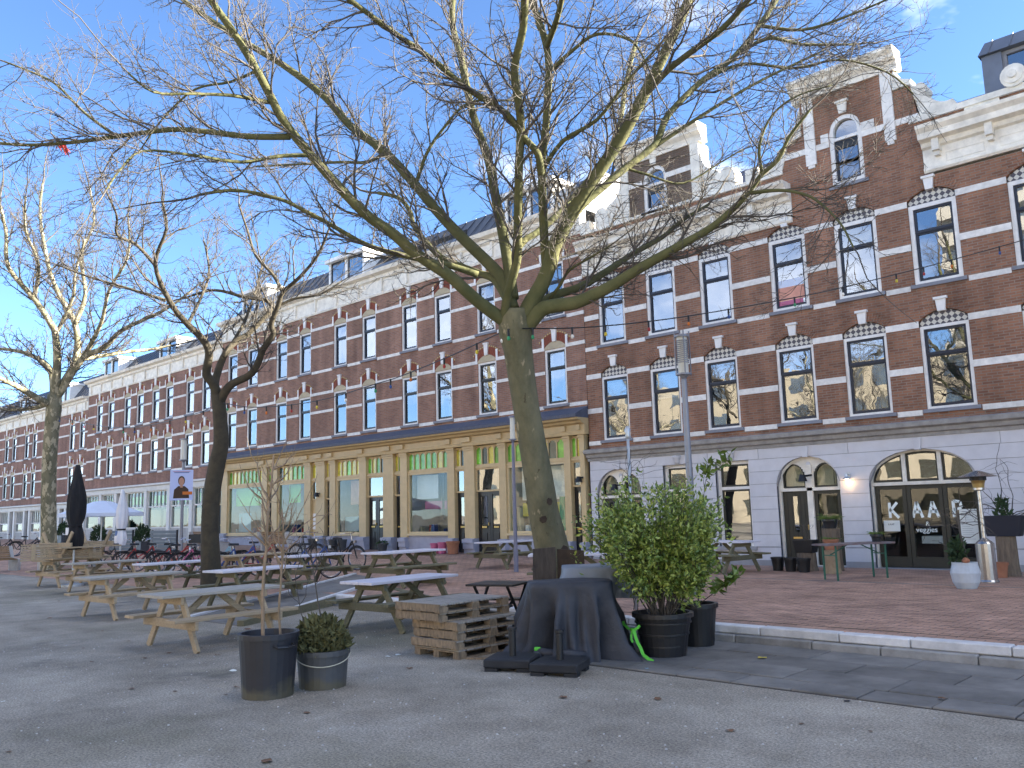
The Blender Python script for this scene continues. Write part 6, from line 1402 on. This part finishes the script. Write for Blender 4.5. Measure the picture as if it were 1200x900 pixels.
for k in range(9):
    a = RNG.uniform(-.4, 3.6); T, _ = wander(np.array([.12+RNG.normal(0, .04), .05, .38]), np.array([math.cos(a), .05, abs(math.sin(a))+.5]), RNG.uniform(1.0, 1.7), 12, .25, .0); tw.add(T, .013, .004, 4)
    for q in range(5): i = int(RNG.integers(4, 12)); T2, _ = wander(T[i], unit(RNG.normal(0, 1, 3)), RNG.uniform(.2, .5), 6, .25, .0); tw.add(T2, .005, .002)
link('vine', tw.mesh('vine'), 'twig', o); small('terracotta_pot', 'small brown pot at the foot of the tub log', VX-.05, 19.6, .17, .3, 'terracotta')
wl = thing('wall_lamp', 'small lit galvanised wall lamp between the olive door and the restaurant arch', 'wall lamp', (-8.78, FY-.02, 2.30)); MB().beam((0, -.02, .1), (0, -.15, .12), .025, .025).box(-.04, .04, -.02, .0, .02, .18).build('arm', 'galv', wl); MB().lathe([(.03, .14), (.035, .06), (.12, .0), (.115, .0)], 14, (0, -.15), closed=False).build('shade', 'galv', wl); MB().lathe([(.001, -.05), (.03, -.035), (.035, .0), (.02, .03)], 10, (0, -.15), closed=False).build('bulb', 'lit_lamp', wl, smooth=True)
ld = bpy.data.lights.new('wall_lamp_light', 'POINT'); ld.energy = .35; ld.color = (1, .7, .4); ld.shadow_soft_size = .04; lo_ = bpy.data.objects.new('light', ld); COL.objects.link(lo_); lo_.parent = wl; lo_.location = (0, -.15, -.09)

# ------------------------------------------------------------------ festoon lights
def festoon(label, pts, bulbs):
    P, _ = spline([at(*p) for p in pts], [1]*len(pts), 8); t = thing('festoon_lights', label, 'string lights', tuple(P[0])); off = tuple(P[0])
    MB().tube(P, .010, 5).build('cable', 'black_metal', t, off=off)
    cols = ['red', 'yellow', 'bulb_white', 'green', 'blue', 'orange']
    for k in range(bulbs):
        p = P[int((k+.6)/bulbs*(len(P)-1))]
        s = MB().lathe([(.016, p[2]-.10), (.018, p[2]+.012)], 8, (p[0], p[1])).build('socket', 'black_metal', t, off=off); MB().lathe([(.001, p[2]-.165), (.017, p[2]-.158), (.026, p[2]-.135), (.023, p[2]-.115), (.014, p[2]-.10)], 10, (p[0], p[1]), closed=False).build('bulb', cols[(k*5+3) % 6], s, off=off, smooth=True)
    return t
festoon('coloured bulb cable from the big tree to the gabled brick facade', [(612, 385, 12.72), (680, 384, 13.1), (760, 376.7, 13.8), (840, 365, 14.6), (960, 343, 15.7), (1060, 319, 16.6), (1114.7, 304.7, 17.1), (1200, 281, 17.7), (1232, 270, 18.05)], 14)
festoon('coloured bulb cable from the big tree to the crooked tree', [(597, 386, 12.75), (584, 391, 13.0), (528, 417, 14.0), (469, 441, 15.2), (440, 450, 15.8), (384, 467, 17), (336, 475, 18), (291, 477, 19), (262, 472, 19.85)], 13)
festoon('coloured bulb cable from the crooked tree to the far plane tree', [(253, 474, 19.9), (235, 483, 20.6), (199, 493, 22), (165, 500, 23.6), (138, 501, 25), (110, 498, 27), (88, 493, 28.2), (66, 488, 29.8)], 12)

# ------------------------------------------------------------------ litter and leaves
def scatter_leaf(x, y, s, m, lab, cat='leaf', grp='fallen leaves on the asphalt'):
    z = gz(x, y)+(.02 if y > 7.7 and x > -7.6 and y < KY else .004); mb = MB(); n = 7; rr = [s*random.uniform(.5, 1.1) for _ in range(n)]
    V = [(0, 0, s*.15)]+[(rr[k]*math.cos(2*math.pi*k/n), rr[k]*math.sin(2*math.pi*k/n), random.uniform(0.002, s*.3)) for k in range(n)]; mb.v = V; mb.f = [(0, 1+k, 1+(k+1) % n) for k in range(n)]
    o = mb.build('fallen_leaf' if cat == 'leaf' else 'litter', m); o.location = (x, y, z); tag(o, lab, cat, grp)
def gp(px, py): v = ray(px, py); k = -CAM_Z/v[2]; return v[0]*k, v[1]*k
for px, py, s in ((312, 893, .055), (857, 857, .04), (153, 808, .04), (205, 811, .03), (58, 725, .06), (30, 733, .05), (108, 776, .03), (98, 760, .03), (265, 815, .03), (276, 806, .035), (360, 836, .035), (197, 766, .05), (170, 772, .04), (290, 738, .06), (660, 818, .06), (770, 820, .05), (1020, 858, .02), (940, 849, .025), (120, 740, .03), (150, 752, .04), (480, 784, .05), (1105, 822, .05), (10, 882, .03), (690, 893, .02), (35, 700, .06), (70, 705, .05), (235, 760, .05), (255, 768, .05)):
    x, y = gp(px, py); scatter_leaf(x, y, s, 'dry_leaf', 'small curled brown leaf lying on the ground')
for px, py, s, m, lab in ((274, 787, .06, 'paper', 'white scrap of paper beside the tall black bin'), (893, 773, .06, 'yellow', 'yellow wrapper on the flagstones by the kerb'), (993, 822, .04, 'black_plastic', 'black scrap on the flagstones'), (758, 786, .035, 'cyan', 'light blue crumpled wrapper by the green strap'), (3, 823, .03, 'paper', 'white scrap at the open end of the plaza'), (467, 768, .05, 'paper', 'white scrap beside the pallets'), (455, 770, .04, 'paper', 'smaller white scrap beside the pallets')):
    x, y = gp(px, py); scatter_leaf(x, y, s, m, lab, 'litter', None)
gl_ = MB()
for k in range(900):
    x, y = RNG.uniform(-14, -1), RNG.uniform(2.6, 9.5)
    if x > -7.6 and y > 7.7: continue
    s = RNG.uniform(.003, .009); gl_.hexa([(x-s, y-s, .0), (x+s, y-s*.6, .0), (x+s*.7, y+s, .0), (x-s, y+s*.8, .0), (x-s*.6, y-s*.5, s), (x+s*.6, y-s*.4, s*.8), (x+s*.5, y+s*.5, s), (x-s*.5, y+s*.5, s*.9)])
stuff(gl_.build('grit', 'concrete'))['label'] = 'fine grit and crumbs scattered over the asphalt'
